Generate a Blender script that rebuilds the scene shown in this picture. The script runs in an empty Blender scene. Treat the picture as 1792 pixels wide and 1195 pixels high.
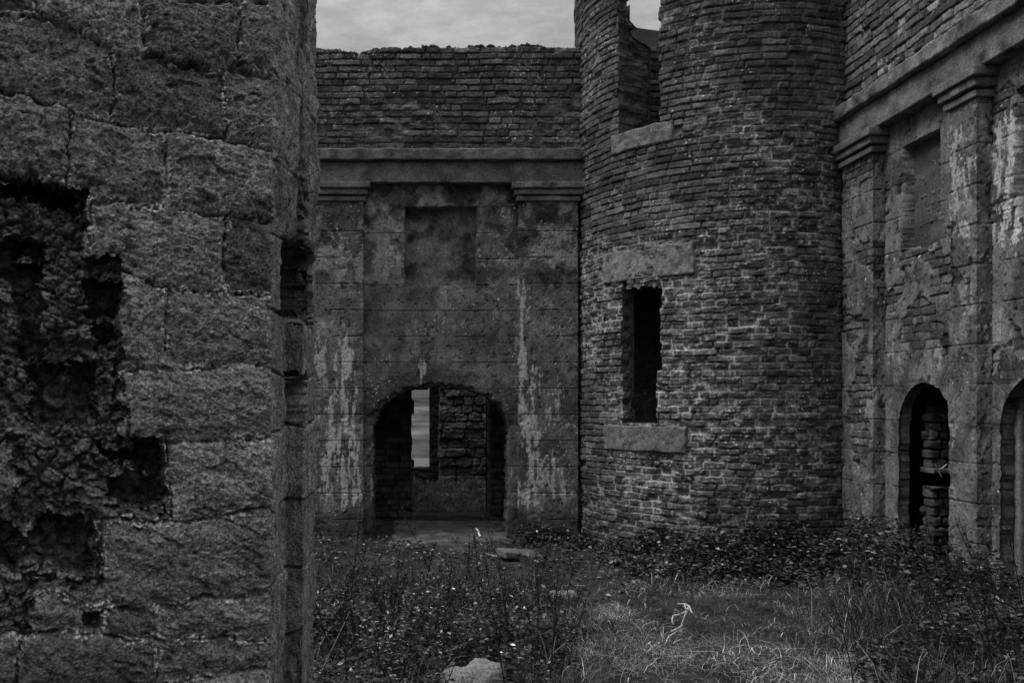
import bpy, math, random
import numpy as np

random.seed(7)
rng = np.random.default_rng(11)
F = 1440.0            # focal length in photo pixels
PX, PY = 720.0, 695.0  # principal point in the photo
EYE = 1.67

scene = bpy.context.scene
col = scene.collection

# ------------------------------------------------------------------ noise
def _h(ix, iy, iz, seed):
    n = (ix.astype(np.int64) * 374761393 + iy.astype(np.int64) * 668265263 +
         iz.astype(np.int64) * 2147483647 + seed * 982451653) & 0xffffffff
    n = ((n ^ (n >> 13)) * 1274126177) & 0xffffffff
    n = ((n ^ (n >> 15)) * 2246822519) & 0xffffffff
    n = n ^ (n >> 16)
    return n.astype(np.float64) / 4294967295.0

def rnd(ix, iy, seed=0):
    return _h(np.asarray(ix), np.asarray(iy), np.zeros_like(np.asarray(ix)), seed)

def vn(x, y, seed=0):
    x, y = np.broadcast_arrays(np.asarray(x, float), np.asarray(y, float))
    ix = np.floor(x); iy = np.floor(y)
    fx = x - ix; fy = y - iy
    fx = fx * fx * fx * (fx * (fx * 6 - 15) + 10); fy = fy * fy * fy * (fy * (fy * 6 - 15) + 10)
    z = np.zeros_like(ix)
    a = _h(ix, iy, z, seed); b = _h(ix + 1, iy, z, seed)
    c = _h(ix, iy + 1, z, seed); d = _h(ix + 1, iy + 1, z, seed)
    return (a + (b - a) * fx + (c - a) * fy + (a - b - c + d) * fx * fy) * 2 - 1

def fbm(x, y, octv=4, seed=0, gain=.55, lac=2.03):
    s = 0.; a = 1.; t = 0.
    ca, sa = math.cos(.6), math.sin(.6)
    for i in range(octv):
        s = s + a * vn(x, y, seed + i * 17); t += a; a *= gain
        x, y = (x * ca - y * sa) * lac, (x * sa + y * ca) * lac
    return s / t

def vn3(x, y, z, seed=0):
    ix = np.floor(x); iy = np.floor(y); iz = np.floor(z)
    f = [x - ix, y - iy, z - iz]
    f = [q * q * (3 - 2 * q) for q in f]
    r = 0.
    for a in (0, 1):
        for b in (0, 1):
            for c in (0, 1):
                w = (f[0] if a else 1 - f[0]) * (f[1] if b else 1 - f[1]) * (f[2] if c else 1 - f[2])
                r = r + w * _h(ix + a, iy + b, iz + c, seed)
    return r * 2 - 1

def fbm3(p, sc, octv=3, seed=0, gain=.55):
    s = 0.; a = 1.; t = 0.; x, y, z = p[..., 0] * sc, p[..., 1] * sc, p[..., 2] * sc
    for i in range(octv):
        s = s + a * vn3(x, y, z, seed + i * 31); t += a; a *= gain
        x, y, z = x * 2.03 + .3 * z, y * 2.03 - .2 * x, z * 2.03 + .3 * y
    return s / t

def worley(x, y, seed=0, jit=.9):
    ix = np.floor(x); iy = np.floor(y)
    f1 = np.full(x.shape, 9.); f2 = np.full(x.shape, 9.); idv = np.zeros(x.shape)
    for a in (-1, 0, 1):
        for b in (-1, 0, 1):
            cx = ix + a; cy = iy + b
            r1 = rnd(cx, cy, seed); r2 = rnd(cx, cy, seed + 5)
            d = np.hypot(cx + .5 + jit * (r1 - .5) - x, cy + .5 + jit * (r2 - .5) - y)
            new = d < f1
            f2 = np.where(new, f1, np.minimum(f2, d))
            idv = np.where(new, rnd(cx, cy, seed + 9), idv)
            f1 = np.where(new, d, f1)
    return f1, f2, idv

def facets(x, y, seed=0):
    ix = np.floor(x); iy = np.floor(y)
    f1 = np.full(x.shape, 9.); hv = np.zeros(x.shape)
    for a in (-1, 0, 1):
        for b in (-1, 0, 1):
            cx = ix + a; cy = iy + b
            ox = x - (cx + .5 + .9 * (rnd(cx, cy, seed) - .5)); oy = y - (cy + .5 + .9 * (rnd(cx, cy, seed + 5) - .5))
            d = np.hypot(ox, oy); new = d < f1
            pl = (rnd(cx, cy, seed + 9) - .5) * .8 + ox * (rnd(cx, cy, seed + 12) - .5) * 1.6 + oy * (rnd(cx, cy, seed + 15) - .7) * 1.8
            hv = np.where(new, pl, hv); f1 = np.where(new, d, f1)
    return hv

def sst(a, b, x):
    t = np.clip((x - a) / (b - a), 0, 1)
    return t * t * (3 - 2 * t)

# ------------------------------------------------------------------ object helpers
def tag(o, label=None, cat=None, group=None, kind=None):
    if label: o['label'] = label
    if cat: o['category'] = cat
    if group: o['group'] = group
    if kind: o['kind'] = kind
    return o

def thing(name, label, cat, loc=(0, 0, 0), group=None):
    o = bpy.data.objects.new(name, None); col.objects.link(o)
    o.location = loc; o.empty_display_size = .2
    return tag(o, label, cat, group)

def mesh_obj(name, V, Q, tone, mat, parent=None, smooth=True):
    V = np.asarray(V, float); Q = np.asarray(Q, np.int64)
    used, inv = np.unique(Q.ravel(), return_inverse=True)
    V = V[used]; tone = np.broadcast_to(np.asarray(tone, float), (int(used.max()) + 1,))[used] if np.ndim(tone) == 0 else np.asarray(tone, float)[used]
    Q = inv.reshape(Q.shape)
    if parent is not None:
        pl = parent
        while pl is not None:
            V = V - np.array(pl.location[:]); pl = pl.parent
    me = bpy.data.meshes.new(name)
    n = Q.shape[1]
    me.vertices.add(len(V)); me.vertices.foreach_set('co', V.astype(np.float32).ravel())
    me.loops.add(Q.size); me.loops.foreach_set('vertex_index', Q.astype(np.int32).ravel())
    me.polygons.add(len(Q))
    me.polygons.foreach_set('loop_start', (np.arange(len(Q)) * n).astype(np.int32))
    me.polygons.foreach_set('loop_total', np.full(len(Q), n, np.int32))
    me.update(calc_edges=True)
    me.polygons.foreach_set('use_smooth', np.full(len(Q), smooth, bool))
    at = me.attributes.new('tone', 'FLOAT', 'POINT')
    at.data.foreach_set('value', np.clip(tone, .002, .95).astype(np.float32))
    me.materials.append(mat)
    o = bpy.data.objects.new(name, me); col.objects.link(o)
    if parent is not None: o.parent = parent
    return o

def line_path(pts, res):
    """polyline -> base points, outward normals (right of travel), running length"""
    P = []; N = []; S = []; s = 0.
    pts = [np.array(p, float) for p in pts]
    segs = [(pts[i], pts[i + 1]) for i in range(len(pts) - 1)]
    if not isinstance(res, (list, tuple)): res = [res] * len(segs)
    ns = []
    for a, b in segs:
        d = (b - a) / np.linalg.norm(b - a); ns.append(np.array([d[1], -d[0]]))
    for i, (a, b) in enumerate(segs):
        L = np.linalg.norm(b - a); n = max(1, int(round(L / res[i])))
        for k in range(n + (1 if i == len(segs) - 1 else 0)):
            t = k / n
            P.append(a + (b - a) * t); S.append(s + L * t)
            if k == 0 and i > 0:
                m = ns[i - 1] + ns[i]; m = m / max(.3, np.dot(m, ns[i])); N.append(m)
            else:
                N.append(ns[i])
        s += L
    return np.array(P), np.array(N), np.array(S)

def arc_path(cx, cy, R, angs):
    angs = np.asarray(angs)
    N = np.stack([np.cos(angs), np.sin(angs)], 1)
    return np.array([cx, cy]) + R * N, N, angs * R

def sheet(name, path, z0, z1, func, mat, parent, rz=.008, smooth=True, keep=None, thick=.3, jag=.012, rstep=.03, back=True, closed=False):
    P, N, S = path
    nz = max(2, int(round((z1 - z0) / rz)) + 1); nc = len(S)
    Z = np.linspace(z0, z1, nz)
    SS, ZZ = np.meshgrid(S, Z)
    X = np.broadcast_to(P[:, 0], SS.shape); Y = np.broadcast_to(P[:, 1], SS.shape)
    h, tone = func(SS, ZZ, X, Y)
    h = h + np.zeros(SS.shape); tone = tone + np.zeros(SS.shape)
    if closed: h[:, -1] = h[:, 0]
    V = np.stack([X + N[:, 0] * h, Y + N[:, 1] * h, ZZ], -1).reshape(-1, 3)
    NN = np.stack([np.broadcast_to(N[:, 0], SS.shape), np.broadcast_to(N[:, 1], SS.shape)], -1).reshape(-1, 2)
    T = tone.ravel().copy()
    B = np.stack([X, Y, ZZ], -1).reshape(-1, 3)
    if keep is None:
        K = np.ones((nz - 1, nc - 1), bool)
    else:
        mid = lambda A: .25 * (A[1:, 1:] + A[:-1, 1:] + A[1:, :-1] + A[:-1, :-1])
        K = keep(mid(SS), mid(ZZ), mid(X), mid(Y))
    idx = np.arange(nz * nc).reshape(nz, nc)
    q = np.stack([idx[:-1, :-1], idx[:-1, 1:], idx[1:, 1:], idx[1:, :-1]], -1)[K]
    Vs = [V]; Ts = [T]; Qs = [q]; off = len(V)
    tf = thick if callable(thick) else (lambda z: np.full(np.shape(z), float(thick)))
    if callable(thick) or thick > 0:
        Kp = np.zeros((nz + 1, nc + 1), bool); Kp[1:-1, 1:-1] = K
        if closed: Kp[:, 0] = Kp[:, -2]; Kp[:, -1] = Kp[:, 1]
        dv = Kp[1:-1, :-1] != Kp[1:-1, 1:]          # vertical edges (nz-1, nc)
        if closed: dv[:, -1] = False
        i, j = np.nonzero(dv)
        e1 = np.stack([idx[i, j], idx[i + 1, j]], 1)
        dh = Kp[:-1, 1:-1] != Kp[1:, 1:-1]
        i, j = np.nonzero(dh)
        e2 = np.stack([idx[i, j], idx[i, j + 1]], 1)
        E = np.concatenate([e1, e2])
        if len(E):
            nst = max(2, int(tf(ZZ).max() / rstep))
            prev = E
            for k in range(1, nst + 1):
                vi = E.ravel()
                d = (tf(V[vi][:, 2]) * k / nst)[:, None]
                p = V[vi] * (1 - min(1., k / 3)) + B[vi] * min(1., k / 3)
                p[:, :2] -= NN[vi] * d
                w = min(1, k / 2)
                jt = np.stack([fbm3(p, 14, 3, 3), fbm3(p, 14, 3, 57), fbm3(p, 14, 3, 91)], -1) * jag * w
                p = p + jt
                Vs.append(p)
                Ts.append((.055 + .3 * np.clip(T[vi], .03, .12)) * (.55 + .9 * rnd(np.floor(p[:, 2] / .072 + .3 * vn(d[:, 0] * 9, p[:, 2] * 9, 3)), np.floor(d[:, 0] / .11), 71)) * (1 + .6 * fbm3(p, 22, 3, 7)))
                cur = off + np.arange(len(vi)).reshape(-1, 2); off += len(vi)
                Qs.append(np.stack([prev[:, 0], prev[:, 1], cur[:, 1], cur[:, 0]], 1))
                prev = cur
        if back:
            st = 8
            ii = np.unique(np.append(np.arange(0, nz, st), nz - 1)); jj = np.unique(np.append(np.arange(0, nc, st), nc - 1))
            Bp = B.reshape(nz, nc, 3)[np.ix_(ii, jj)].copy()
            Bp[..., :2] -= NN.reshape(nz, nc, 2)[np.ix_(ii, jj)] * tf(Bp[..., 2])[..., None]
            Bp[..., :2] -= NN.reshape(nz, nc, 2)[np.ix_(ii, jj)] * (.02 * fbm3(Bp, 6, 3, 5))[..., None]
            cum = np.zeros((nz, nc)); cum[1:, 1:] = np.cumsum(np.cumsum(K, 0), 1)
            tot = (cum[np.ix_(ii[1:], jj[1:])] - cum[np.ix_(ii[:-1], jj[1:])] - cum[np.ix_(ii[1:], jj[:-1])] + cum[np.ix_(ii[:-1], jj[:-1])])
            area = np.outer(np.diff(ii), np.diff(jj))
            kb = tot >= area * .5
            bi = off + np.arange(len(ii) * len(jj)).reshape(len(ii), len(jj))
            Vs.append(Bp.reshape(-1, 3)); Ts.append((.04 + .06 * rnd(np.floor(Bp[..., 2] / .07), np.floor(Bp[..., 0] / .2 + Bp[..., 1] / .2), 73)).ravel()); off += len(ii) * len(jj)
            Qs.append(np.stack([bi[:-1, :-1], bi[1:, :-1], bi[1:, 1:], bi[:-1, 1:]], -1)[kb])
    return mesh_obj(name, np.concatenate(Vs), np.concatenate(Qs), np.concatenate(Ts), mat, parent, smooth)

def rough_box(name, lo, hi, mat, parent=None, res=.02, amp=.006, sc=12, r=.012, tone=.1, tvar=.4, rot=0., pivot=(0, 0, 0), seed=0, shape=None, tsc=8):
    lo = np.array(lo, float); hi = np.array(hi, float)
    c = (lo + hi) / 2; hf = (hi - lo) / 2
    r = min(r, hf.min() * .98)
    Vs = []; Qs = []; off = 0
    for ax in range(3):
        a, b = [k for k in range(3) if k != ax]
        na = max(2, int(round(2 * hf[a] / res)) + 1); nb = max(2, int(round(2 * hf[b] / res)) + 1)
        # extra rings near the edge so that the rounding has vertices
        def ticks(n, h):
            t = np.linspace(-h, h, n)
            return np.unique(np.concatenate([t, [-h + r * .35, -h + r, h - r, h - r * .35]]))
        ta = ticks(na, hf[a]); tb = ticks(nb, hf[b])
        A, Bm = np.meshgrid(ta, tb)
        for sgn in (-1, 1):
            p = np.zeros(A.shape + (3,)); p[..., a] = A; p[..., b] = Bm; p[..., ax] = sgn * hf[ax]
            idx = off + np.arange(A.size).reshape(A.shape)
            q = np.stack([idx[:-1, :-1], idx[:-1, 1:], idx[1:, 1:], idx[1:, :-1]], -1).reshape(-1, 4)
            flip = (sgn < 0) ^ (ax == 1)
            if flip: q = q[:, ::-1]
            Vs.append(p.reshape(-1, 3)); Qs.append(q); off += A.size
    p = np.concatenate(Vs)
    inner = np.clip(p, -(hf - r), hf - r)
    d = p - inner; L = np.linalg.norm(d, axis=1, keepdims=True)
    nrm = np.where(L > 1e-9, d / np.maximum(L, 1e-9), 0)
    p = inner + nrm * r
    w = p + c
    if shape is not None:
        w = shape(w)
    w = w + nrm * (amp * fbm3(w, sc, 4, seed))[:, None] + amp * .5 * np.stack([fbm3(w, sc * .4, 2, seed + 3), fbm3(w, sc * .4, 2, seed + 4), fbm3(w, sc * .4, 2, seed + 5)], -1)
    T = tone * (1 + tvar * 1.6 * fbm3(w, tsc, 4, seed + 40))
    if rot:
        pv = np.array(pivot); w = w - pv
        cs, sn = math.cos(rot), math.sin(rot)
        w = np.stack([w[:, 0] * cs - w[:, 1] * sn, w[:, 0] * sn + w[:, 1] * cs, w[:, 2]], 1) + pv
    return mesh_obj(name, w, np.concatenate(Qs), T, mat, parent)

# ------------------------------------------------------------------ materials
def stone_mat(name, bump=.5, bscale=130., bdist=.006, speck=.35, rough=.95, fine=60., spec=.12):
    m = bpy.data.materials.new(name); m.use_nodes = True
    nt = m.node_tree; nd = nt.nodes; lk = nt.links
    bs = nd['Principled BSDF']; bs.inputs['Roughness'].default_value = rough
    bs.inputs['Specular IOR Level'].default_value = spec
    at = nd.new('ShaderNodeAttribute'); at.attribute_name = 'tone'
    tc = nd.new('ShaderNodeTexCoord')
    n1 = nd.new('ShaderNodeTexNoise'); n1.inputs['Scale'].default_value = fine; n1.inputs['Detail'].default_value = 5; n1.inputs['Roughness'].default_value = .7
    lk.new(tc.outputs['Object'], n1.inputs['Vector'])
    mr = nd.new('ShaderNodeMapRange'); mr.inputs['From Min'].default_value = .3; mr.inputs['From Max'].default_value = .7
    mr.inputs['To Min'].default_value = max(.05, 1 - speck); mr.inputs['To Max'].default_value = 1 + 1.35 * speck
    lk.new(n1.outputs['Fac'], mr.inputs['Value'])
    mu = nd.new('ShaderNodeMath'); mu.operation = 'MULTIPLY'
    lk.new(at.outputs['Fac'], mu.inputs[0]); lk.new(mr.outputs['Result'], mu.inputs[1])
    cb = nd.new('ShaderNodeCombineColor')
    for k in range(3): lk.new(mu.outputs[0], cb.inputs[k])
    lk.new(cb.outputs[0], bs.inputs['Base Color'])
    n2 = nd.new('ShaderNodeTexNoise'); n2.inputs['Scale'].default_value = bscale; n2.inputs['Detail'].default_value = 4; n2.inputs['Roughness'].default_value = .65
    lk.new(tc.outputs['Object'], n2.inputs['Vector'])
    bp = nd.new('ShaderNodeBump'); bp.inputs['Strength'].default_value = bump; bp.inputs['Distance'].default_value = bdist
    lk.new(n2.outputs['Fac'], bp.inputs['Height']); lk.new(bp.outputs[0], bs.inputs['Normal'])
    return m

M_pier = stone_mat('granite_block', 1., 130, .024, 1.0, fine=100)
M_brick = stone_mat('old_brick', .9, 120, .010, .75, fine=70)
M_render = stone_mat('lime_render', .6, 100, .006, .6, fine=55)
M_granite = stone_mat('speckled_granite', .9, 110, .012, .8, fine=75)
M_rubble = stone_mat('rubble', .8, 80, .012, .4, fine=50)
M_soil = stone_mat('soil', .8, 60, .02, .5, fine=40)
M_leaf = stone_mat('leaf', 0., 60, .001, .15, rough=.55, spec=.3)
M_grass = stone_mat('grass_blade', 0., 60, .001, .15, rough=.7, spec=.2)
M_stem = stone_mat('plant_stem', .2, 80, .002, .3, rough=.85)

# ------------------------------------------------------------------ brick pattern
def brick(u, z, L=.24, hc=.07, seed=0, recess=.014, offs=.012, mort=None, wob=.012, base=.10, mtone=.22, rag=.006):
    uu = u + rag * fbm(u * 14, z * 14, 3, seed + 1)
    zz = z + wob * vn(u * .8, z * .8, seed + 2) + .006 * vn(u * 4.5, z * 2.5, seed + 3) + rag * fbm(u * 13 + 5, z * 13, 3, seed + 4)
    r = np.floor(zz / hc); fz = zz / hc - r
    q = u * 0 + uu / L + rnd(r, r * 0, seed + 5) * 7.3
    q = q + .26 * vn(q * .8 + 17, r * 3.7, seed + 6)
    c = np.floor(q); fu = q - c
    hdr = rnd(c, r, seed + 7) > .62
    sub = np.where(hdr, np.floor(fu * 2), 0)
    LL = np.where(hdr, L / 2, L); fu = np.where(hdr, fu * 2 - sub, fu)
    du = np.minimum(fu, 1 - fu) * LL; dz = np.minimum(fz, 1 - fz) * hc
    # rounded corners
    rc = .012
    du = np.maximum(du - .0022, 0); k = np.minimum(du, dz); cd = np.hypot(np.maximum(rc - du, 0), np.maximum(rc - dz, 0)); k = np.where((du < rc) & (dz < rc), rc - cd, k)
    jw = .0020 + .0025 * vn(u * 6, z * 6, seed + 8)
    e = sst(0, .009, k - jw)
    c2 = c * 2 + sub
    b1 = rnd(c2, r, seed + 9); b2 = rnd(c2, r, seed + 10)
    miss = b2 > .985
    if mort is None: mort = np.zeros(np.shape(u))
    mort = mort * sst(-.35, .25, fbm(u * 9, z * 13, 3, seed + 21))
    rec = recess * (1 - .75 * mort)
    h = e * (rec + (b1 - .5) * offs + .006 * fbm(u * 7 + 31 * b1, z * 16, 3, seed + 22)) - miss * e * .035 + .004 * fbm(u * 30, z * 30, 3, seed + 11) + .006 * fbm(u * 9, z * 9, 2, seed + 12) * e
    bt = base * (.5 + 1.0 * b2 ** 1.3) * (1 + .45 * fbm(u * 22, z * 22, 3, seed + 13))
    mt = (.045 + mort * (mtone - .045)) * (1 + .5 * fbm(u * 26, z * 26, 3, seed + 14))
    # mortar smeared over brick faces where the joints are pointed flush
    sm = mort * sst(.10, .40, fbm(u * 19, z * 28, 4, seed + 15) - .06 + (1 - sst(0, .03, k)) * .25)
    t = bt * e + mt * (1 - e)
    t = t * (1 - .65 * sm) + mt * .65 * sm
    return h, t

def rubble(u, z, cell=.16, seed=0, depth=.035, base=.09, flat=1.7):
    wu = u + .35 * cell * fbm(u * 1.3 / cell, z * 1.3 / cell, 4, seed + 1); wz = z + .30 * cell * fbm(u * 1.3 / cell + 9, z * 1.3 / cell, 4, seed + 2)
    f1, f2, i = worley(wu / cell / flat * 1.0, wz / cell, seed)
    e = sst(.0, .30, f2 - f1)
    h = depth * e * (.3 + 1.1 * i) + .014 * fbm(u * 18, z * 18, 4, seed + 3)
    t = base * (.55 + .8 * i) * (.75 + .25 * e) * (1 + .5 * fbm(u * 20, z * 20, 3, seed + 4))
    return h, t

def specks(u, z, dens, seed):
    """small pale lichen spots"""
    f1, f2, i = worley(u * 26, z * 26, seed, 1.)
    cl = sst(.0, .5, fbm(u * 2.6, z * 2.6, 3, seed + 3))
    return (f1 < .10 + .22 * i ** 3) * (rnd(np.floor(i * 9999), np.floor(i * 999), seed) < dens * cl)

def to_px(X, Y, Z):
    return PX + F * X / Y, PY - F * (Z - EYE) / Y

def streaks(px, py, items, seed, fx=.16, fy=.022):
    s = np.zeros(np.shape(px))
    n = fbm(px * fx, py * fy, 4, seed) + .55 * fbm(px * .22, py * .14, 3, seed + 4)
    for cx, w, y0, y1, a in items:
        m = np.exp(-((px - cx) / w) ** 2) * sst(y0 - 12, y0 + 30, py) * (1 - sst(y1 - 25, y1 + 15, py + 14 * vn(px * .1, py * .1, seed + 8)))
        s = np.maximum(s, a * sst(.02, .34, n + m * .55 - .32) * sst(.03, .3, m))
    return np.clip(s, 0, 1)

# ================================================================== LEFT PIER
def pwl(x, pts):
    a = np.array(pts, float); return np.interp(x, a[:, 0], a[:, 1])

PC = np.array([-.563, 3.35])                 # near corner of the pier
ang = math.radians(25)
FD = np.array([-math.cos(ang), -math.sin(ang)])
JA = np.array([-.563, 3.69]); JB = np.array([-.486, 3.69]); JC = np.array([-.486, 4.12])
far0 = PC + FD * 2.2; near0 = PC + FD * 1.06
bk = JC + np.array([-.9063, -.4226]) * 2.0 + np.array([0, 0.02])
pier_path = line_path([far0, near0, PC, JA, JB, JC, bk], [.03, .0038, .005, .005, .005, .05])
U1 = np.linalg.norm(near0 - far0); UC = U1 + np.linalg.norm(PC - near0)
UA = UC + np.linalg.norm(JA - PC); UB = UA + np.linalg.norm(JB - JA); UJ = UB + np.linalg.norm(JC - JB)

JOINTS = [
    [(-900, 10), (0, 25), (87, 35), (145, 60), (210, 95), (330, 112), (480, 137)],
    [(-900, 130), (0, 160), (100, 188), (200, 213), (300, 230), (480, 262)],
    [(-900, 290), (0, 315), (130, 325), (170, 352), (250, 362), (400, 378), (480, 390)],
    [(-900, 430), (100, 445), (175, 455), (290, 503), (480, 520)],
    [(-900, 640), (60, 650), (160, 642), (230, 650), (370, 641), (480, 640)],
    [(-900, 775), (20, 770), (160, 770), (290, 776), (480, 766)],
    [(-900, 900), (100, 892), (170, 908), (320, 910), (480, 890)],
    [(-900, 1030), (60, 1025), (190, 1065), (280, 1060), (480, 1035)],
    [(-900, 1130), (20, 1110), (180, 1108), (240, 1120), (480, 1118)],
    [(-900, 1250), (330, 1195), (480, 1165)],
    [(-900, 1380), (480, 1290)], [(-900, -120), (480, 10)], [(-900, -260), (480, -120)],
]
VJ = [  # course between joint a and b: pixel columns of the upright joints
    (11, 0, [60, 250, 420]), (0, 1, [195, 395, -40]), (1, 2, [118, 288, -100]), (2, 3, [160, 395]), (3, 4, [292, -60]),
    (4, 5, [222, 60]), (5, 6, [300, 100]), (6, 7, [60, 182]), (7, 8, [278, 180]), (8, 9, [275, 30]), (9, 10, [140, 330]),
    (12, 11, [150, 350]),
]
CORE = [(-900, 152, 322, 450), (-900, 212, 440, 655), (-900, 215, 640, 782), (20, 292, 772, 892), (-900, 172, 885, 1022), (-900, 60, 1000, 1110)]
VOID = [(-300, 148, 325, 372, .15), (-300, 90, 425, 470, .16), (148, 282, 488, 566, .28), (160, 280, 560, 625, .12), (-60, 75, 458, 505, .32), (28, 76, 490, 650, .26),
        (50, 172, 636, 770, .26), (172, 290, 774, 822, .28), (180, 290, 815, 885, .14), (52, 164, 905, 1018, .22), (146, 178, 1068, 1104, .25),
        (-300, 30, 905, 1010, .15)]

def sdbox(x, y, b):
    cx, cy = (b[0] + b[1]) / 2, (b[2] + b[3]) / 2
    dx = np.abs(x - cx) - (b[1] - b[0]) / 2; dy = np.abs(y - cy) - (b[3] - b[2]) / 2
    return np.where((dx > 0) & (dy > 0), np.hypot(dx, dy), np.maximum(dx, dy))

def core_sd(px, py, wx, wy):
    cs = np.full(np.shape(px), 1e3)
    for b in CORE: cs = np.minimum(cs, sdbox(wx, wy, b))
    return cs + 11 * fbm(px / 26, py / 26, 3, 71) + 8 * facets(wx / 30, wy / 24, 72)
def warp(px, py):
    return (px + 10 * fbm(px / 55, py / 55, 3, 1) + 5 * fbm(px / 15, py / 15, 3, 2), py + 10 * fbm(px / 50 + 7, py / 50, 3, 3) + 5 * fbm(px / 14, py / 14, 3, 4))
def void_sd(px, py, wx, wy):
    sd = np.full(np.shape(px), 1e3)
    for b in VOID:
        if b[0] == 146: continue
        q = min(16, .3 * (b[1] - b[0]), .3 * (b[3] - b[2]))
        sd = np.minimum(sd, sdbox(wx, wy, (b[0] + q, b[1] - q, b[2] + q, b[2] + (b[3] - b[2]) * .8 - q)) - q)
    return sd + 20 * fbm(px / 38, py / 38, 3, 74) + 9 * facets(wx / 19 + 3, wy / 16, 152) + 4 * fbm(px / 12, py / 12, 3, 75)
def core_f(S, Z, X, Y):
    px, py = to_px(X, Y, Z); wx, wy = warp(px, py)
    f1, f2, wid = worley(wx / 34 + .3 * fbm(px / 18, py / 18, 3, 60), wy / 24 + .3 * fbm(px / 18 + 5, py / 18, 3, 59), 61)
    g1, g2, gid = worley(wx / 12, wy / 9, 66)
    fine = fbm(px / 8, py / 6, 4, 41)
    h = .050 * sst(0, .35, f2 - f1) * (.2 + wid) + .016 * sst(0, .4, g2 - g1) * (.3 + gid) + .010 * fine + .05 * fbm(px / 55, py / 55, 3, 70) - .02
    h = h + .03 * sst(30, 12, wx) * sst(480, 500, wy) * sst(925, 900, wy)
    t = .19 * (.6 + .5 * wid + .3 * gid) * (1 + .8 * fine)
    pale = sst(.12, .3, fbm(px / 16, py / 13, 4, 69)); t = t * (1 - .6 * pale) + .45 * .6 * pale
    return h, t
def pier_f(S, Z, X, Y):
    h = np.zeros(S.shape); t = np.full(S.shape, .09)
    px, py = to_px(X, Y, Z)
    fr = S <= UC + 1e-6
    # ---- the rock-faced front
    wx = px + 10 * fbm(px / 55, py / 55, 3, 1) + 5 * fbm(px / 15, py / 15, 3, 2)
    wy = py + 10 * fbm(px / 50 + 7, py / 50, 3, 3) + 5 * fbm(px / 14, py / 14, 3, 4)
    jd = np.full(S.shape, 1e3); ci = np.zeros(S.shape)
    Jy = [pwl(wx, j) for j in JOINTS]
    for y in Jy:
        jd = np.minimum(jd, np.abs(wy - y)); ci = ci + (wy > y)
    vi = np.zeros(S.shape)
    for a, b, xs in VJ:
        ins = (wy > Jy[a]) & (wy < Jy[b])
        for x in xs:
            jd = np.where(ins, np.minimum(jd, np.abs(wx - x)), jd); vi = vi + ins * (wx > x)
    bid = rnd(ci * 7 + vi, ci, 21); bid2 = rnd(ci * 7 + vi, ci, 22)
    e = sst(1, 9, jd)
    # directional rock-face strata
    c_, s_ = math.cos(.45), math.sin(.45)
    a1 = (px * c_ + py * s_) / 430; a2 = (-px * s_ + py * c_) / 430
    strata = fbm(a1 * 9, a2 * 22, 5, 31, .62)
    chunk = fbm(a1 * 5, a2 * 8, 4, 36)
    fine = fbm(px / 9, py / 7, 3, 41)
    rg = 1 - np.abs(fbm(px / 45, py / 26, 4, 44))
    wa = .35 * fbm(px / 22, py / 22, 3, 47); wb = .35 * fbm(px / 22 + 9, py / 22, 3, 48)
    fc1 = facets(a1 * 14 + wa, a2 * 26 + wb, 111); fc2 = facets(a1 * 34 + wa, a2 * 60 + wb, 121); fc3 = facets(px / 5.5 + wa, py / 4.5 + wb, 131)
    am = .45 + 1.1 * bid2
    hf = .005 * fc1 + (.0030 * fc2 + .0022 * fc3 + .0045 * strata + .005 * (rg - .75) + .007 * facets(a1 * 9 + wa, a2 * 13 + wb, 115)) * am + .012 * e + (bid - .5) * .034 * e + .006 * chunk * e + .0035 * fine + .0030 * fbm(px / 3.5, py / 3., 2, 42)
    hf = hf + .022 * (sst(0, 40, jd) - .6) + .018 * (fbm(a1 * 3.2 + 2, a2 * 4.2, 3, 39))
    gouge = .8 * sst(.33, .40, fbm(a1 * 6 + 3, a2 * 13, 3, 49)); hf = hf - .016 * gouge
    jl = 1 - sst(.8, 3.8 + 2. * vn(px / 30, py / 30, 45), jd)
    hf = hf - .030 * jl * sst(-.45, .05, fbm(px / 40, py / 40, 2, 46))
    tf = .235 * (.55 + .9 * bid2) * (1 + .4 * strata + .7 * fine + .35 * fc2 + .35 * fc3)
    # pale mortar left along parts of the joints
    mm = (1 - sst(4, 10, jd + 4 * fine)) * sst(-.25, .05, fbm(px / 38, py / 26, 3, 51)) * sst(-.15, .12, fbm(px / 5, py / 4, 3, 53))
    hf = hf + .012 * mm
    tf = tf * (1 - mm) + .85 * mm
    # edges of the skin worn where the core is laid bare
    cs = core_sd(px, py, wx, wy)
    h0 = .030 * (1 - sst(1, 16, cs)) * sst(-.4, .3, fbm(px / 20, py / 20, 3, 73))
    hf = np.where(fr, hf - h0, hf)
    hf = hf - .12 * (1 - sst(-3, 2, sdbox(wx, wy, (146, 178, 1068, 1104)))) * fr
    # ---- jamb side
    zj = np.array([1.67 - (y - 695) / 410 for y in (150, 300, 420, 548, 655, 748, 885, 1010, 1130)])
    dz = np.min(np.abs(Z[..., None] + .015 * vn(S * 8, Z * 8, 90)[..., None] - zj), -1)
    up = sst(2.28, 2.42, Z)
    hs = .010 * fbm(S * 40, Z * 16, 4, 92) + .004 * facets(S * 45, Z * 22, 141) + .010 * fbm(S * 9, Z * 4, 3, 94) - .020 * (1 - sst(.003, .010, dz)) * (1 - .6 * up)
    ts = .26 * (1 + .8 * fbm(S * 40, Z * 9, 4, 96)) * (.85 + .3 * rnd(np.searchsorted(np.sort(zj), Z), Z * 0 + 3, 97))
    inA = (S > UC) & (S <= UA); inS = (S > UA) & (S < UB); inB = (S >= UB) & (S <= UJ)
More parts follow.
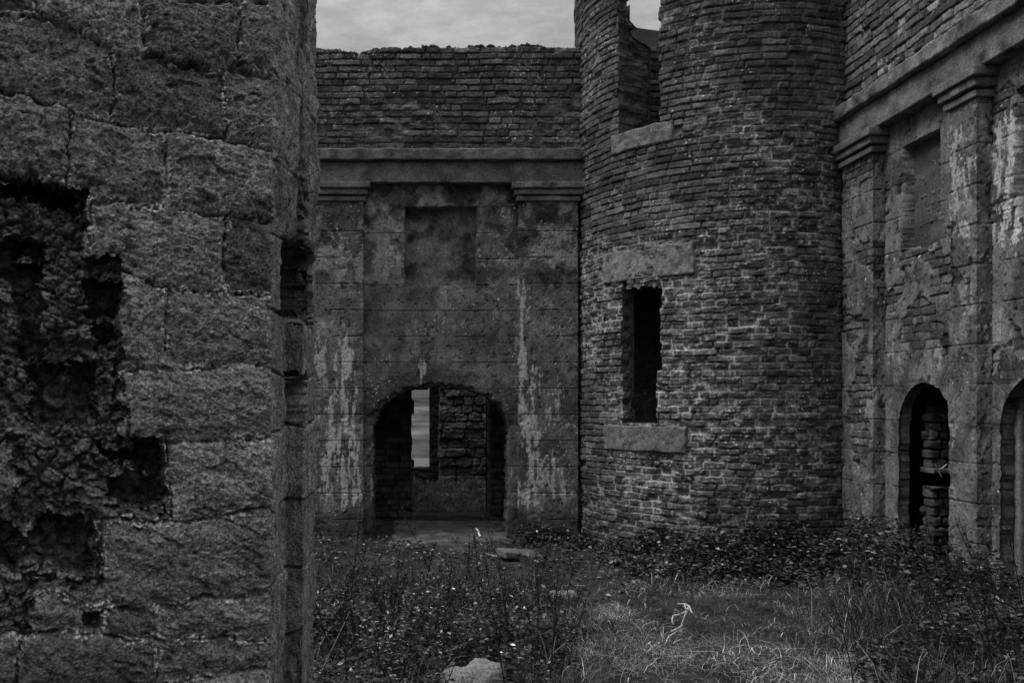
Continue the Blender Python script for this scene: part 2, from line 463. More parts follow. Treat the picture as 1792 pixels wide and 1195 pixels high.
    # the upper side has weathered back to one rough plane
    hs = hs + up * (np.where(inA, .075 * sst(UC, UA, S), 0) + .016 * fbm(S * 26, Z * 7, 3, 86) + .006 * facets(S * 30, Z * 12, 87) + np.where(S >= UB - .02, .012, 0) + .022 * fbm(S * 7, Z * 5, 3, 98))
    # missing blocks in the projecting check
    for (za, zb, dd, s0, s1) in ((2.01, 2.36, .2, UC + .17, UB + .31), (1.545, 1.77, .2, UA - .03, UB + .14), (2.36, 2.60, .07, UA - .01, UB + .09)):
        zw = Z + .05 * fbm(S * 14, Z * 14, 3, 99); sw = S + .07 * fbm(S * 10, Z * 16, 3, 89)
        m = sst(za, za + .01, zw) * (1 - sst(zb - .01, zb, zw)) * sst(s0, s0 + .015, sw) * (1 - sst(s1 - .015, s1, sw))
        hs = hs - (dd + .03 * facets(S * 18, Z * 18, 161)) * m; ts = ts * (1 - .3 * m)
    qb = rnd(np.searchsorted(np.sort(zj), Z), Z * 0 + 5, 88)
    hs = hs + (qb - .5) * .03 * (1 - up)
    ts = ts * np.where(inS, .62, 1.)  # step face toned darker, its shade put into the colour
    dk = inS | ((S >= UB) & (S < UB + .01))
    # blend at the corner
    w = sst(UC - .02, UC + .012, S)
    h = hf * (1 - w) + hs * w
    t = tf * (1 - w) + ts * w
    # rounded corner
    h = h - .012 * np.exp(-((S - UC) / .012) ** 2) * sst(-.2, .5, fbm(S * 3, Z * 9, 3, 101) + .3)
    return h, t

pier = thing('stone_pier', 'massive rock-faced granite pier in the near left foreground with blocks missing from its face', 'pier', (PC[0], PC[1], 0))
def pier_keep(S, Z, X, Y):
    px, py = to_px(X, Y, Z); wx, wy = warp(px, py)
    return (Z < 4.15 + .12 * vn(S * 3, S * 0, 5)) & ((core_sd(px, py, wx, wy) > 0) | (S > UC - .02) | (px < -260))
FN = np.array([math.sin(ang), -math.cos(ang)])
def core_keep(S, Z, X, Y):
    px, py = to_px(X, Y, Z); wx, wy = warp(px, py)
    return void_sd(px, py, wx, wy) > 0
cw = PC - FN * .10
sheet('rubble_core', line_path([cw + FD * 1.5, cw + FD * .34], .0042), .5, 2.75, core_f, M_pier, pier, rz=.0042, keep=core_keep, thick=.16, rstep=.010, jag=.035, back=False)
cd = PC - FN * .27
sheet('rubble_core', line_path([cd + FD * 1.5, cd + FD * .30], .009), .5, 2.75, core_f, M_pier, pier, rz=.009, thick=0)
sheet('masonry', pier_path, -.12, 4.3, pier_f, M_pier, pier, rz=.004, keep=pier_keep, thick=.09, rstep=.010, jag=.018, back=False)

# ================================================================== BACK WALL
YB = 9.8; SB = F / YB
def bx(p): return (p - PX) / SB
def bz(p): return EYE - (p - PY) / SB
ARC = (.35, .806, 1.33, .475)
JZ0 = 1.67 + 1.952
WHITE_B = [(604, 17, 565, 800, 1.), (572, 20, 690, 885, 1.), (622, 16, 690, 885, .95), (590, 45, 780, 890, .9), (918, 12, 480, 800, 1.), (935, 20, 620, 770, 1.), (974, 14, 650, 725, .9), (947, 36, 785, 885, .95), (955, 50, 800, 870, .8), (740, 10, 625, 672, .8), (686, 7, 588, 625, .6), (560, 10, 560, 800, .8)]
def ashlar(S, Z, px, py, seed, base=.10, z0=JZ0, dz=.308, vl=.92):
    k = np.floor((Z - z0) / dz); f = (Z - z0) / dz - k
    d = np.minimum(f, 1 - f) * dz + .002 * vn(S * 20, Z * 20, seed)
    q = S / vl + rnd(k, k * 0 + 2, seed) ; fv = q - np.floor(q)
    dvv = np.minimum(fv, 1 - fv) * vl
    br = fbm(S * 3, Z * 3, 2, seed + 30)
    j = (1 - sst(.002, .007, d)) * sst(-.45, .1, br + .5 * fbm(S * 12, Z * 12, 2, seed + 31)); jv = (1 - sst(.001, .004, dvv)) * .35
    h = -.010 * np.maximum(j, jv) + .004 * fbm(S * 9, Z * 9, 4, seed + 1) + .0022 * fbm(S * 45, Z * 45, 3, seed + 2)
    bt = rnd(np.floor(q) + 13, k, seed + 3)
    t = base * (.85 + .3 * bt) * (1 + .42 * fbm(S * 3.2, Z * 2.6, 4, seed + 4) + .45 * fbm(S * 14, Z * 9, 4, seed + 5) + .3 * fbm(S * 60, Z * 60, 2, seed + 7))
    t = t * (1 - .55 * j)
    pit = sst(.36, .5, fbm(S * 22, Z * 22, 3, seed + 6)); h = h - .006 * pit; t = t * (1 - .45 * pit)
    return h, t

def weather_back(S, X, Z, px, py, t, seed):
    # dark algae in blotches high on the right, darker towards the foot, pale salts in drips
    blot = sst(.05, .3, fbm(X * 4.2, Z * 4.2, 4, seed) + .25 * sst(2.75, 3.3, Z) * sst(-.2, .9, X) - .12)
    up = sst(2.7, 3.2, Z)
    t = t * (1 - .55 * blot * (.35 + .65 * up))
    lite = sst(.08, .30, fbm(X * 5.5 + 40, Z * 5.5, 4, seed + 8)) * (.4 + .75 * up)
    t = t * (1 + .95 * lite)
    foot_dark = sst(.42, .2, Z + .22 * fbm(X * 4, Z * 4, 3, seed + 2))
    t = t * (1 - .5 * foot_dark)
    s = streaks(px, py, WHITE_B, seed + 3)
    t = t * (1 - s) + .36 * s
    return np.maximum(t, .38 * specks(X * .9, Z * .9, .5, seed + 9))

PANB = (bx(709), bx(834), 2.997, 3.935)
def back_f(S, Z, X, Y):
    px, py = to_px(X, Y, Z)
    h, t = ashlar(S, Z, px, py, 200)
    # voussoirs round the arch
    an = np.arctan2(Z - ARC[2], X - ARC[0]); rr = np.hypot((X - ARC[0]) / ARC[1], (Z - ARC[2]) / ARC[3])
    ring = (rr < 1.42) & (Z > ARC[2])
    fa = an / (math.pi / 15); fa = np.abs(fa - np.round(fa)) * .17
    h = np.where(ring, -.006 * (1 - sst(.002, .006, fa)) + .006 * fbm(S * 16, Z * 16, 3, 220), h)
    t = np.where(ring, t * .72, t)
    # chipped edge of the opening
    h = h - .05 * (1 - sst(1.0, 1.09, rr + .05 * vn(an * 9, rr * 3, 222))) * (Z > ARC[2])
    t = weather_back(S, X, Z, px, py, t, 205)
    wob = .006 * vn(Z * 9, X * 9, 3)
    m = sst(PANB[0] - .002, PANB[0] + .006, X + wob) * (1 - sst(PANB[1] - .006, PANB[1] + .002, X + wob)) * sst(PANB[2] - .002, PANB[2] + .006, Z + wob) * (1 - sst(PANB[3] - .006, PANB[3] + .002, Z + wob))
    blot = fbm(X * 6, Z * 6, 4, 230)
    hp = -.145 + .010 * blot + .005 * fbm(X * 25, Z * 25, 3, 231)
    tp = .125 * (1 + 1.0 * fbm(X * 7.5, Z * 7.5, 4, 232)) * np.where(blot > .12, .5, 1.) * (1 + .3 * fbm(X * 30, Z * 30, 3, 235))
    h = h * (1 - m) + hp * m; t = t * (1 - m) + tp * m
    h = np.where((h < -.02) & (m < .5) & (m > 0), h * .8, h)
    return h, t

def arch_hole(X, Z, a, jit=.015):
    wx = jit * vn(Z * 11, X * 7, 3) + jit * .6 * vn(Z * 30, X * 30, 4)
    x = (X - a[0] + wx) / a[1]; z = (Z - a[2]) / a[3]
    return np.where(z > 0, x * x + z * z < 1 + wx * 2, np.abs(x) < 1)

bwall = thing('arched_wall', 'rendered rear wall with a low open arch, blind panel and brick parapet', 'wall', (0, YB, 0))
sheet('wall_face', line_path([(-3.6, YB), (-1.5, YB), (2.6, YB), (4.0, YB)], [.04, .0075, .03]), -.1, 4.2, back_f, M_render, bwall, rz=.0075,
      keep=lambda S, Z, X, Y: ~arch_hole(X, Z, ARC), thick=.38, jag=.04)

def pil_f_back(S, Z, X, Y):
    px, py = to_px(X, Y, Z)
    h, t = ashlar(S + 3, Z, px, py, 260, vl=2.)
    t = weather_back(S, X, Z, px, py, t, 265)
    ch = sst(.3, .6, fbm(S * 5, Z * 7, 3, 268)) ; h = h - .010 * ch
    return h, t
PILX = ((-1.25, -.565), (1.265, 1.96))
PD = .12
pil_objs = []
for k, (x0, x1) in enumerate(PILX):
    p = sheet('pilaster', line_path([(x0, YB), (x0, YB - PD), (x1, YB - PD), (x1, YB)], .0075), -.1, 3.97, pil_f_back, M_render, bwall, rz=.0075, thick=0)
    # capital: three fillets
    for (za, zb, ov, nm) in ((4.115, 4.188, .085, 'top_fillet'), (4.045, 4.112, .055, 'middle_fillet'), (3.972, 4.03, .028, 'lower_fillet')):
        xx0 = x0 - ov; xx1 = x1 + ov
        def worn(w, zb=zb, k=k, nm=nm):
            if k == 1 and nm != 'lower_fillet':
                b = sst(1.9, 1.55, w[:, 0]) * sst(-.15, .35, fbm(w[:, 0] * 5, w[:, 2] * 3, 3, 7))
                w = w.copy(); w[:, 1] = np.where(w[:, 1] < YB - PD, w[:, 1] + .03 * b, w[:, 1])
            return w
        rough_box('capital_' + nm.split('_')[1], (xx0, YB - PD - ov, za), (xx1, YB + .05, zb), M_render, p, res=.02, amp=.006, r=.01, tone=.12, seed=300 + k, shape=worn)
rough_box('frieze', (-3.5, YB - PD - .012, 4.19), (3.2, YB + .3, 4.44), M_render, bwall, res=.016, amp=.010, r=.012, tone=.105, tvar=.6, seed=310)
rough_box('cornice', (-3.5, YB - PD - .075, 4.443), (3.2, YB + .3, 4.578), M_render, bwall, res=.016, amp=.013, r=.016, tone=.11, tvar=.6, seed=311)

def para_f(S, Z, X, Y):
    n = fbm(S * 1.1, Z * 1.6, 3, 330)
    mort = sst(-.25, .35, n + sst(5.35, 4.8, Z) * .35 - .15) * .8
    h, t = brick(S, Z, .30, .0765, 331, recess=.022, offs=.022, mort=mort, base=.085, mtone=.15, rag=.009)
    t = np.maximum(t, .34 * specks(S * 1.0, Z * 1.0, .8, 340))
    t = t * (1 + .5 * sst(.1, .4, fbm(S * 9, Z * 9, 3, 341)))
    return h, t
def para_keep(S, Z, X, Y):
    st = .0765
    top = 5.78 + .03 * (X > .12) + .05 * fbm(X * 3, X * 0, 3, 350) + .018 * vn(X * 16, X * 0, 351) + .008 * vn(X * 60, X * 0, 352)
    return Z < top
sheet('brick_parapet', line_path([(-3.6, YB - .05), (-1.2, YB - .05), (2.3, YB - .05), (3.6, YB - .05)], [.03, .0075, .03]), 4.578, 5.95, para_f, M_brick, bwall, rz=.0075, keep=para_keep, thick=.42)

# ================================================================== ROUND TOWER
TC = np.array([3.70, 9.90]); TR = 1.688
def ray_circle(p, R=TR):
    d = np.array([(p - PX) / F, 1.]); a = d @ d; b = -2 * d @ TC; c = TC @ TC - R * R
    t = (-b - math.sqrt(b * b - 4 * a * c)) / (2 * a)
    return d * t
def ray_ang(p):
    q = ray_circle(p) - TC; return math.atan2(q[1], q[0])
def tz(px, py):
    return EYE + (PY - py) / F * ray_circle(px)[1]
A0, A1 = math.radians(-200), math.radians(-25)
fine_n = int((A1 - A0) * TR / .0072)
angs = np.concatenate([np.linspace(A0, A1, fine_n), np.linspace(A1, A0 + 2 * math.pi, 70)[1:]])
TOP_T = 7.4
lowA, lowB = ray_ang(1090), ray_ang(1157)
upA, upB = ray_ang(1083), ray_ang(1155)
lz0, lz1 = tz(1124, 742), tz(1124, 486)
uz0 = tz(1120, 226)

def tow_f(S, Z, X, Y):
    px, py = to_px(X, np.maximum(Y, 3), Z)
    n = fbm(S * .75, Z * .75, 3, 400)
    m = sst(-.28, .3, n + .3 * sst(1050, 1240, px) * sst(1500, 1300, px) - .22 * sst(200, 20, py) - .4 * sst(1130, 1040, px) * sst(330, 230, py) + .1)
    h, t = brick(S, Z, .24, .072, 401, recess=.022, offs=.020, mort=.22 + .62 * m, base=.080, mtone=.40, rag=.0065, wob=.008)
    bul = .03 * fbm(S * 1.1, Z * .7, 2, 420)
    t = t * (1 + .35 * sst(.0, .35, fbm(S * 1.5, Z * 1.5, 3, 421)))
    t = np.maximum(t, .42 * specks(S * 1.1, Z * 1.1, .65, 423))
    gl = sst(.34, .5, fbm(S * 24, Z * 30, 3, 426)) * sst(-.1, .4, n + .2); t = t * (1 - gl) + .34 * gl
    foot_dark = sst(1.3, .2, Z + .5 * fbm(S * 2, Z * 2, 3, 425)); t = t * (1 - .35 * foot_dark)  # darker towards the foot of the tower
    return h + bul, t
def tow_keep(S, Z, X, Y):
    a = np.arctan2(Y - TC[1], X - TC[0]); a = np.where(a > 0, a - 2 * math.pi, a)
    crs = np.floor(Z / .072)
    ja = .012 * (rnd(crs, crs * 0 + 1, 431) - .5); jb = .014 * (rnd(crs, crs * 0 + 2, 432) - .5)
    lo_w = (a > lowA + ja) & (a < lowB + jb) & (Z > lz0) & (Z < lz1)
    # broken stone left in the lower right of the opening
    lo_w &= ~((a > lowB - .03 + jb) & (Z < lz0 + .56))
    lo_w &= ~((a < lowA + .045 + ja) & (Z < lz1 - .19) & (Z > lz0 + .08) & False)
    lo_w &= ~((a > lowA + .02) & (Z > lz1 - .10 + .03 * vn(a * 60, a * 0, 5)) & (a > lowA + .035))
    up_w = (a > upA + 1.3 * ja) & (a < upB + 1.2 * jb) & (Z > uz0)
    # ragged rear and top
    rear = (np.sin(a) > -.25)
    top = np.where(Y > TC[1] - .3, 6.72 + .10 * fbm(S * 2, S * 0, 3, 440) + .078 * np.floor(3 * rnd(np.floor(S / .24), np.floor(S / .24) * 0, 441)) - .07, 7.25 + .078 * np.floor(2 * rnd(np.floor(S / .24), np.floor(S / .24) * 0, 441)))
    return ~(lo_w | up_w) & (Z < top)
tower = thing('round_tower', 'round brick stair tower with two slit windows in the corner of the court', 'tower', (TC[0], TC[1], 0))
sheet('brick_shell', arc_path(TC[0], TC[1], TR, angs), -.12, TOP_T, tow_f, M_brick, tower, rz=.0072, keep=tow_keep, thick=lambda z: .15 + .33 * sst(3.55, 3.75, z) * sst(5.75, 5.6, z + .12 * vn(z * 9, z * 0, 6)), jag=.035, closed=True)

def tower_block(name, pa, pb, ya, yb, depth_in, proud, pyref, seed, tone):
    pm = (pa + pb) / 2; c = ray_circle(pm); n = (c - TC) / TR; tdir = np.array([-n[1], n[0]])
    def hit(p):
        d = np.array([(p - PX) / F, 1.])
        c0 = c + n * proud
        A = np.array([[d[0], -tdir[0]], [d[1], -tdir[1]]]); t, s = np.linalg.solve(A, c0)
        return s, t
    s0, t0 = hit(pa); s1, t1 = hit(pb)
    zm = hit(pm)[1]
    za = EYE + (PY - yb) / F * zm; zb = EYE + (PY - ya) / F * zm
    rot = math.atan2(tdir[1], tdir[0])
    # build along local x, local -y is outward
    def bend(w_): return np.stack([w_[:, 0], w_[:, 1] + (w_[:, 0] - c[0]) ** 2 / (2 * TR) * .85, w_[:, 2]], 1)
    lo = (c[0] + min(s0, s1), c[1] - proud, za); hi = (c[0] + max(s0, s1), c[1] + depth_in, zb)
    return rough_box(name, lo, hi, M_granite, tower, res=.013, amp=.014, sc=14, r=.02, tone=tone, tvar=.55, rot=rot, pivot=(c[0], c[1], 0), seed=seed, tsc=25, shape=bend)
tower_block('lintel', 1047, 1207, 432, 487, .3, .022, 0, 450, .18)
tower_block('sill', 1050, 1194, 745, 790, .3, .026, 0, 451, .14)
tower_block('sill', 1065, 1173, 223, 258, .3, .03, 0, 452, .15)
rough_box('light_block_floor', (TC[0] - 1.05, TC[1] - 1.05, 3.55), (TC[0] + 1.05, TC[1] + 1.05, 3.75), M_rubble, tower, res=.06, amp=.02, r=.05, tone=.06, seed=455,  # unseen floor added to block sky light behind the lower window
          shape=lambda w: np.concatenate([TC + (w[:, :2] - TC) * (np.max(np.abs(w[:, :2] - TC), 1) / np.maximum(np.linalg.norm(w[:, :2] - TC, axis=1), 1e-6))[:, None] * 1.17, w[:, 2:]], 1))

# ================================================================== RIGHT WALL
XW, XP = 4.46, 4.34
ARC1 = (7.16, .38, 1.38, .42); ARC2 = (5.85, .385, 1.42, .42)
PANR = [(6.943, 7.468, 2.997, 3.935), (5.5, 6.08, 2.997, 3.935)]
WHITE_R = [(1765, 24, 195, 430, 1.), (1752, 14, 200, 330, .8), (1680, 16, 210, 420, .65), (1695, 12, 250, 350, .55), (1628, 7, 430, 470, .5), (1560, 16, 560, 640, .5), (1640, 8, 600, 640, .5), (1668, 7, 700, 780, .45), (1740, 24, 540, 660, .35), (1690, 10, 480, 560, .4)]
def right_common(S, Z, X, Y, seed, vl=.9):
    px, py = to_px(X, Y, Z)
    Y = Y + (XW - X) * 1.3
    h, t = ashlar(Y * 1.0 + 3, Z, px, py, seed, base=.14, vl=vl)
    t = t * (1 + .3 * fbm(Y * 12, Z * 1.6, 3, seed + 50))
    # patches where the coat has fallen
    n = fbm(Y * 2.6, Z * 2.6, 4, seed + 51) + .12 * sst(2.2, 2.9, Z) * sst(3.4, 2.9, Z)
    f = sst(.29, .35, n)
    hb, tb = brick(Y, Z, .22, .075, seed + 52, recess=.012, offs=.012, base=.10, rag=.012)
    h = h * (1 - f) + (-.022 + hb) * f; t = t * (1 - f) + tb * f
    dk = sst(.05, .35, fbm(Y * 4.5, Z * 3.2, 4, seed + 60)); t = t * (1 - .4 * dk)
    s = streaks(px, py, WHITE_R, seed + 55); t = t * (1 - s) + .42 * s
    return h, np.maximum(t, .4 * specks(Y * .8, Z * .8, .35, seed + 58))
def right_f(S, Z, X, Y):
    h, t = right_common(S, Z, X, Y, 500)
    for a in (ARC1, ARC2):
        an = np.arctan2(Z - a[2], Y - a[0]); rr = np.hypot((Y - a[0]) / a[1], (Z - a[2]) / a[3])
        ring = (rr < 1.6) & (Z > a[2])
        fa = an / (math.pi / 9); fa = np.abs(fa - np.round(fa)) * .17
        h = np.where(ring, -.008 * (1 - sst(.002, .006, fa)) + .005 * fbm(S * 16, Z * 16, 3, 520), h)
    wob = .008 * vn(Z * 9, Y * 9, 3)
    for k, p in enumerate(PANR):
        m = sst(p[0] - .002, p[0] + .006, Y + wob) * (1 - sst(p[1] - .006, p[1] + .002, Y + wob)) * sst(p[2] - .002, p[2] + .006, Z + wob + .05 * (k == 0) * vn(Y * 8, Z * 0, 9)) * (1 - sst(p[3] - .006, p[3] + .002, Z + wob))
        hb, tb = brick(Y, Z, .2, .08, 530 + k, recess=.018, offs=.02, base=.12, rag=.014)
        h = h * (1 - m) + (-.13 + 1.3 * hb + .012 * facets(Y * 22, Z * 22, 540) + .012 * fbm(Y * 9, Z * 9, 3, 541)) * m; t = t * (1 - m) + tb * (1 + .7 * fbm(Y * 7, Z * 7, 3, 542)) * m
    return h, t
rwall = thing('arcaded_wall', 'right hand rendered wall with round arches, pilasters and a brick upper storey', 'wall', (XW, 6.5, 0))
sheet('wall_face', line_path([(XW, 10.4), (XW, 8.6), (XW, 5.3), (XW, 3.4)], [.04, .0075, .03]), -.1, 4.2, right_f, M_render, rwall, rz=.0075,
      keep=lambda S, Z, X, Y: ~(arch_hole(Y, Z, ARC1, .012) | arch_hole(Y, Z, ARC2, .012)), thick=.10, jag=.008)
def pil_f_right(S, Z, X, Y):
    h, t = right_common(S, Z, X, Y, 600, vl=3.)
    ret = X > XP + .004
    ch = sst(.22, .5, fbm(S * 9, Z * 5, 3, 640)); h = h - .012 * ch
    vd = np.abs(Y - 6.47) ; h = h - .006 * (1 - sst(.002, .006, vd)) * (X < XP + .004)
    return h, t
for (y1, y0) in ((8.30, 7.744), (6.648, 6.32)):
    p = sheet('pilaster', line_path([(XW, y1), (XP, y1), (XP, y0), (XW, y0)], [.006, .0075, .006]), -.1, 3.97, pil_f_right, M_render, rwall, rz=.0075, thick=0)
    for k, (za, zb, ov, nm) in enumerate(((4.115, 4.188, .085, 'top'), (4.045, 4.112, .055, 'middle'), (3.972, 4.03, .028, 'lower'))):
        rough_box('capital_' + nm, (XP - ov, y0 - ov, za), (XW + .05, y1 + ov, zb), M_render, p, res=.02, amp=.008, r=.01, tone=.13, seed=650 + k)
rough_box('frieze', (XP - .012, 3.5, 4.19), (XW + .3, 10.2, 4.44), M_render, rwall, res=.016, amp=.010, r=.014, tone=.13, tvar=.7, seed=660)
rough_box('cornice', (XP - .08, 3.5, 4.443), (XW + .3, 10.2, 4.585), M_render, rwall, res=.016, amp=.02, r=.02, tone=.14, tvar=.7, seed=661)
def up_f(S, Z, X, Y):
    m = sst(0, .4, fbm(S * .8, Z * .8, 3, 670)) * .35
    h, t = brick(S, Z, .27, .082, 671, recess=.026, offs=.024, mort=m, base=.13, mtone=.16, rag=.008)
    n = sst(.30, .42, fbm(S * 6, Z * 4, 4, 675)); t = t * (1 - n) + .34 * n
    return h, np.maximum(t, .4 * specks(S, Z, .5, 676))
sheet('brick_storey', line_path([(XW - .04, 10.4), (XW - .04, 8.9), (XW - .04, 5.4), (XW - .04, 3.4)], [.04, .0075, .03]), 4.585, 7.6, up_f, M_brick, rwall, rz=.0078,
      keep=lambda S, Z, X, Y: Z < 7.3 + .15 * vn(S * 2, S * 0, 8), thick=.4)

# rubble leaf and dark room behind the right hand arches
def rub_f(cell, seed, base, depth=.04):
    return lambda S, Z, X, Y: rubble(S, Z, cell, seed, depth, base)
leaf = thing('rubble_pier', 'rubble pier standing inside the far right arch, pale twig on its ledge', 'pier', (4.85, 7.6, 0))
sheet('masonry', line_path([(4.71, 7.54), (4.71, 7.46), (5.5, 7.46)], [.02, .009]), 1.02, 1.70, lambda S, Z, X, Y: brick(S, Z, .19, .085, 700, recess=.03, offs=.04, base=.095, rag=.022), M_rubble, leaf, rz=.009, thick=.02, back=False, keep=lambda S, Z, X, Y: Z < 1.62 + .10 * vn(S * 9, S * 0, 3) + .35 * (X - 4.75))
sheet('lower_masonry', line_path([(4.71, 7.54), (4.71, 7.42), (5.5, 7.42)], [.02, .009]), -.1, .86, lambda S, Z, X, Y: brick(S, Z, .19, .085, 705, recess=.03, offs=.04, base=.06, rag=.022), M_rubble, leaf, rz=.009, thick=0)
rough_box('ledge', (4.69, 7.40, .98), (5.5, 7.6, 1.03), M_granite, leaf, res=.03, amp=.008, tone=.12, seed=706)
rough_box('ledge', (4.71, 7.44, .82), (5.5, 7.6, .86), M_granite, leaf, res=.03, amp=.008, tone=.10, seed=707)
rough_box('inner_jamb', (4.575, 6.19, -.1), (5.3, 6.5, 2.6), M_render, rwall, res=.03, amp=.012, r=.02, tone=.15, tvar=.5, seed=709)
room = thing('dark_chamber', 'chamber roofed over to stay dark, seen through the arches in the right wall', 'room', (6, 6.5, 0))
sheet('rear_wall', line_path([(6.4, 10.4), (6.4, 3.3)], .03), -.1, 2.75, rub_f(.18, 710, .06), M_rubble, room, rz=.03, thick=.3)
sheet('end_wall', line_path([(6.4, 8.5), (4.58, 8.5)][::-1], .03), -.1, 2.75, rub_f(.18, 711, .06), M_rubble, room, rz=.03, thick=.3)
sheet('end_wall', line_path([(6.4, 4.2), (4.58, 4.2)], .03), -.1, 2.75, rub_f(.18, 712, .06), M_rubble, room, rz=.03, thick=.3)
rough_box('shade_roof', (4.58, 3.2, 2.7), (6.8, 10.4, 2.95), M_rubble, room, res=.06, amp=.03, r=.05, tone=.06, seed=713)  # added roof, keeps sky light out so the arches look black

# ================================================================== ROOMS BEHIND THE BACK ARCH
Y2 = 11.45
def inner_keep(S, Z, X, Y):
    j = .004 * (rnd(np.floor(Z / .11), np.floor(Z / .11) * 0, 720) - .5)
    return ~((X > -.005 + j) & (X < 1.10 + j * 1.5) & (Z < 2.35)) & (Z < 4.4 + .1 * vn(X * 3, X * 0, 6))
def inner_f(S, Z, X, Y):
    h, t = brick(S, Z, .26, .085, 721, recess=.03, offs=.04, base=.085, rag=.016, wob=.02); h = h + .02 * fbm(S * 6, Z * 9, 3, 722)
    led = (1 - sst(.0, .03, np.abs(Z - 1.26))) * sst(.05, -.15, X); h = h - .08 * led
    return h, t
iw = thing('rubble_cross_wall', 'dark coursed rubble wall with a doorway, just behind the rear arch', 'wall', (.5, Y2, 0))
sheet('masonry', line_path([(-2.6, Y2), (-.8, Y2), (1.6, Y2), (3.4, Y2)], [.03, .010, .03]), -.1, 4.6, inner_f, M_rubble, iw, rz=.012, keep=inner_keep, thick=.5, jag=.03)
Y3 = 14.75
def far_keep(S, Z, X, Y): return ~((X > -.7) & (X < .50 + .02 * vn(Z * 6, Z * 0, 4)) & (Z < 2.9)) & (Z < 4.8 + .1 * vn(X * 3, X * 0, 6))
fw = thing('rubble_end_wall', 'far rubble wall with a tall slit window looking out to fields', 'wall', (.5, Y3, 0))
sheet('masonry', line_path([(-2.8, Y3), (-1, Y3), (2.2, Y3), (3.6, Y3)], [.04, .011, .04]), -.1, 5.0, lambda S, Z, X, Y: tuple(a + b for a, b in zip(brick(S, Z, .36, .15, 730, recess=.045, offs=.06, base=.10, rag=.035, wob=.05), (.03 * fbm(S * 5, Z * 7, 4, 733), 0))), M_rubble, fw, rz=.012, keep=far_keep, thick=.5, jag=.03)
def nic_keep(S, Z, X, Y): return ~((X > -.3) & (X < .335) & (Z > .37) & (Z < 2.6))
sheet('window_surround', line_path([(-.9, 15.25), (.8, 15.25)], .012), -.1, 3.1, lambda S, Z, X, Y: rubble(S, Z, .15, 735, .02, .06), M_rubble, fw, rz=.012, keep=nic_keep, thick=.12, jag=.01)
sd = thing('rubble_side_wall', 'rubble side wall closing the right of the inner room', 'wall', (2.6, 13, 0))
sheet('masonry', line_path([(2.6, 14.8), (2.6, 11.4)], .03), -.1, 4.4, rub_f(.18, 740, .08), M_rubble, sd, rz=.03, thick=.4)
sd2 = thing('rubble_side_wall', 'rubble side wall closing the left of the inner room', 'wall', (-2.2, 13, 0))
sheet('masonry', line_path([(-2.2, 11.4), (-2.2, 14.8)], .03), -.1, 4.4, rub_f(.18, 741, .08), M_rubble, sd2, rz=.03, thick=.4)
pv = thing('passage_shade_roof', 'unseen slab added to darken the passage between rear arch and cross wall', 'shade_roof', (.4, 10.8, 2.5))
rough_box('shade_slab', (-2.6, 10.14, 2.45), (3.4, 11.5, 2.7), M_rubble, pv, res=.06, amp=.03, r=.05, tone=.06, seed=745)  # added out of view, blocks the sky so the arch interior stays dark

# ================================================================== GROUND
def ground_z(X, Y):
    near = .06 * fbm(X * .9, Y * .9, 3, 800) + .05 * fbm(X * 3.4, Y * 3.4, 4, 801) + .02 * sst(1.3, 2.4, X) * sst(9, 7, Y)
    path = np.exp(-((X - .42) / .7) ** 2) * sst(6.8, 8.2, Y)
    near = near * (1 - .75 * path) - .02 * path
    # rubble and turf banked up inside the far room
    bank = (.14 + .16 * fbm(X * 5, Y * 5, 3, 804)) * sst(12.2, 13.6, Y) * sst(15.2, 14.6, Y) * (1 + .5 * fbm(X * 3, Y * 3, 3, 803))
    near = near + bank
    out = sst(15.5, 34, Y)
    far = -3.0 + .06 * fbm(X * .05, Y * .05, 3, 805) - .12 * np.exp(-((Y - 60) / 7.) ** 4)
    hill = 4.6 * sst(420, 900, Y + 60 * vn(X * .004, Y * .004, 806)) + 2.2 * np.exp(-((Y - 330) / 60) ** 2) * (.5 + .5 * vn(X * .01, Y * 0, 807))
    side = sst(9, 26, np.abs(X)) * 0
    return near * (1 - out) + (far + hill * .55) * out
def axis(parts):
    a = []
    for lo, hi, st in parts: a.append(np.arange(lo, hi, st))
    a.append([parts[-1][1]])
    return np.concatenate(a)
gx = axis([(-900, -100, 60), (-100, -8, 5), (-8, -2.2, .3), (-2.2, 5.0, .022), (5.0, 9, .3), (9, 100, 5), (100, 900, 60)])
gy = axis([(-300, -20, 20), (-20, 1.5, .6), (1.5, 4.2, .05), (4.2, 10, .022), (10, 16, .05), (16, 80, .6), (80, 320, 3), (320, 1500, 14), (1500, 4000, 250)])
GX, GY = np.meshgrid(gx, gy)
GZ = ground_z(GX, GY)
gt = .030 * (1 + .6 * fbm(GX * 2.2, GY * 2.2, 4, 810) + .5 * fbm(GX * 17, GY * 17, 3, 811))
pth = np.exp(-((GX - .45) / .75) ** 2) * sst(6.6, 7.6, GY) * sst(11.6, 10.8, GY)
gt = gt * (1 + .4 * pth) * (1 + .8 * np.clip(fbm(GX * 9, GY * 9, 4, 812), -.6, 1))
fld = .05 * (1 + .5 * fbm(GX * .35, GY * .06, 4, 815) + .5 * fbm(GX * .06, GY * .015, 3, 817) + .5 * vn(GX * .02, np.log(np.maximum(GY, 5)) * 7, 818))
fld = fld + .08 * np.exp(-((GY - 112 - 2 * GX) / 9) ** 2) + .05 * np.exp(-((GY - 300 - 3 * GX) / 60) ** 2) - .03 * np.exp(-((GY - 160) / 12) ** 2)
fld = np.clip(fld * (.55 + .9 * (fbm(GX * .12, np.log(np.maximum(GY, 5)) * 12, 4, 819) + .5)), .012, .3) * (1 - .6 * sst(430, 560, GY))
fo = sst(14, 24, GY); gt = gt * (1 - fo) + fld * fo
gi = np.arange(GX.size).reshape(GX.shape)
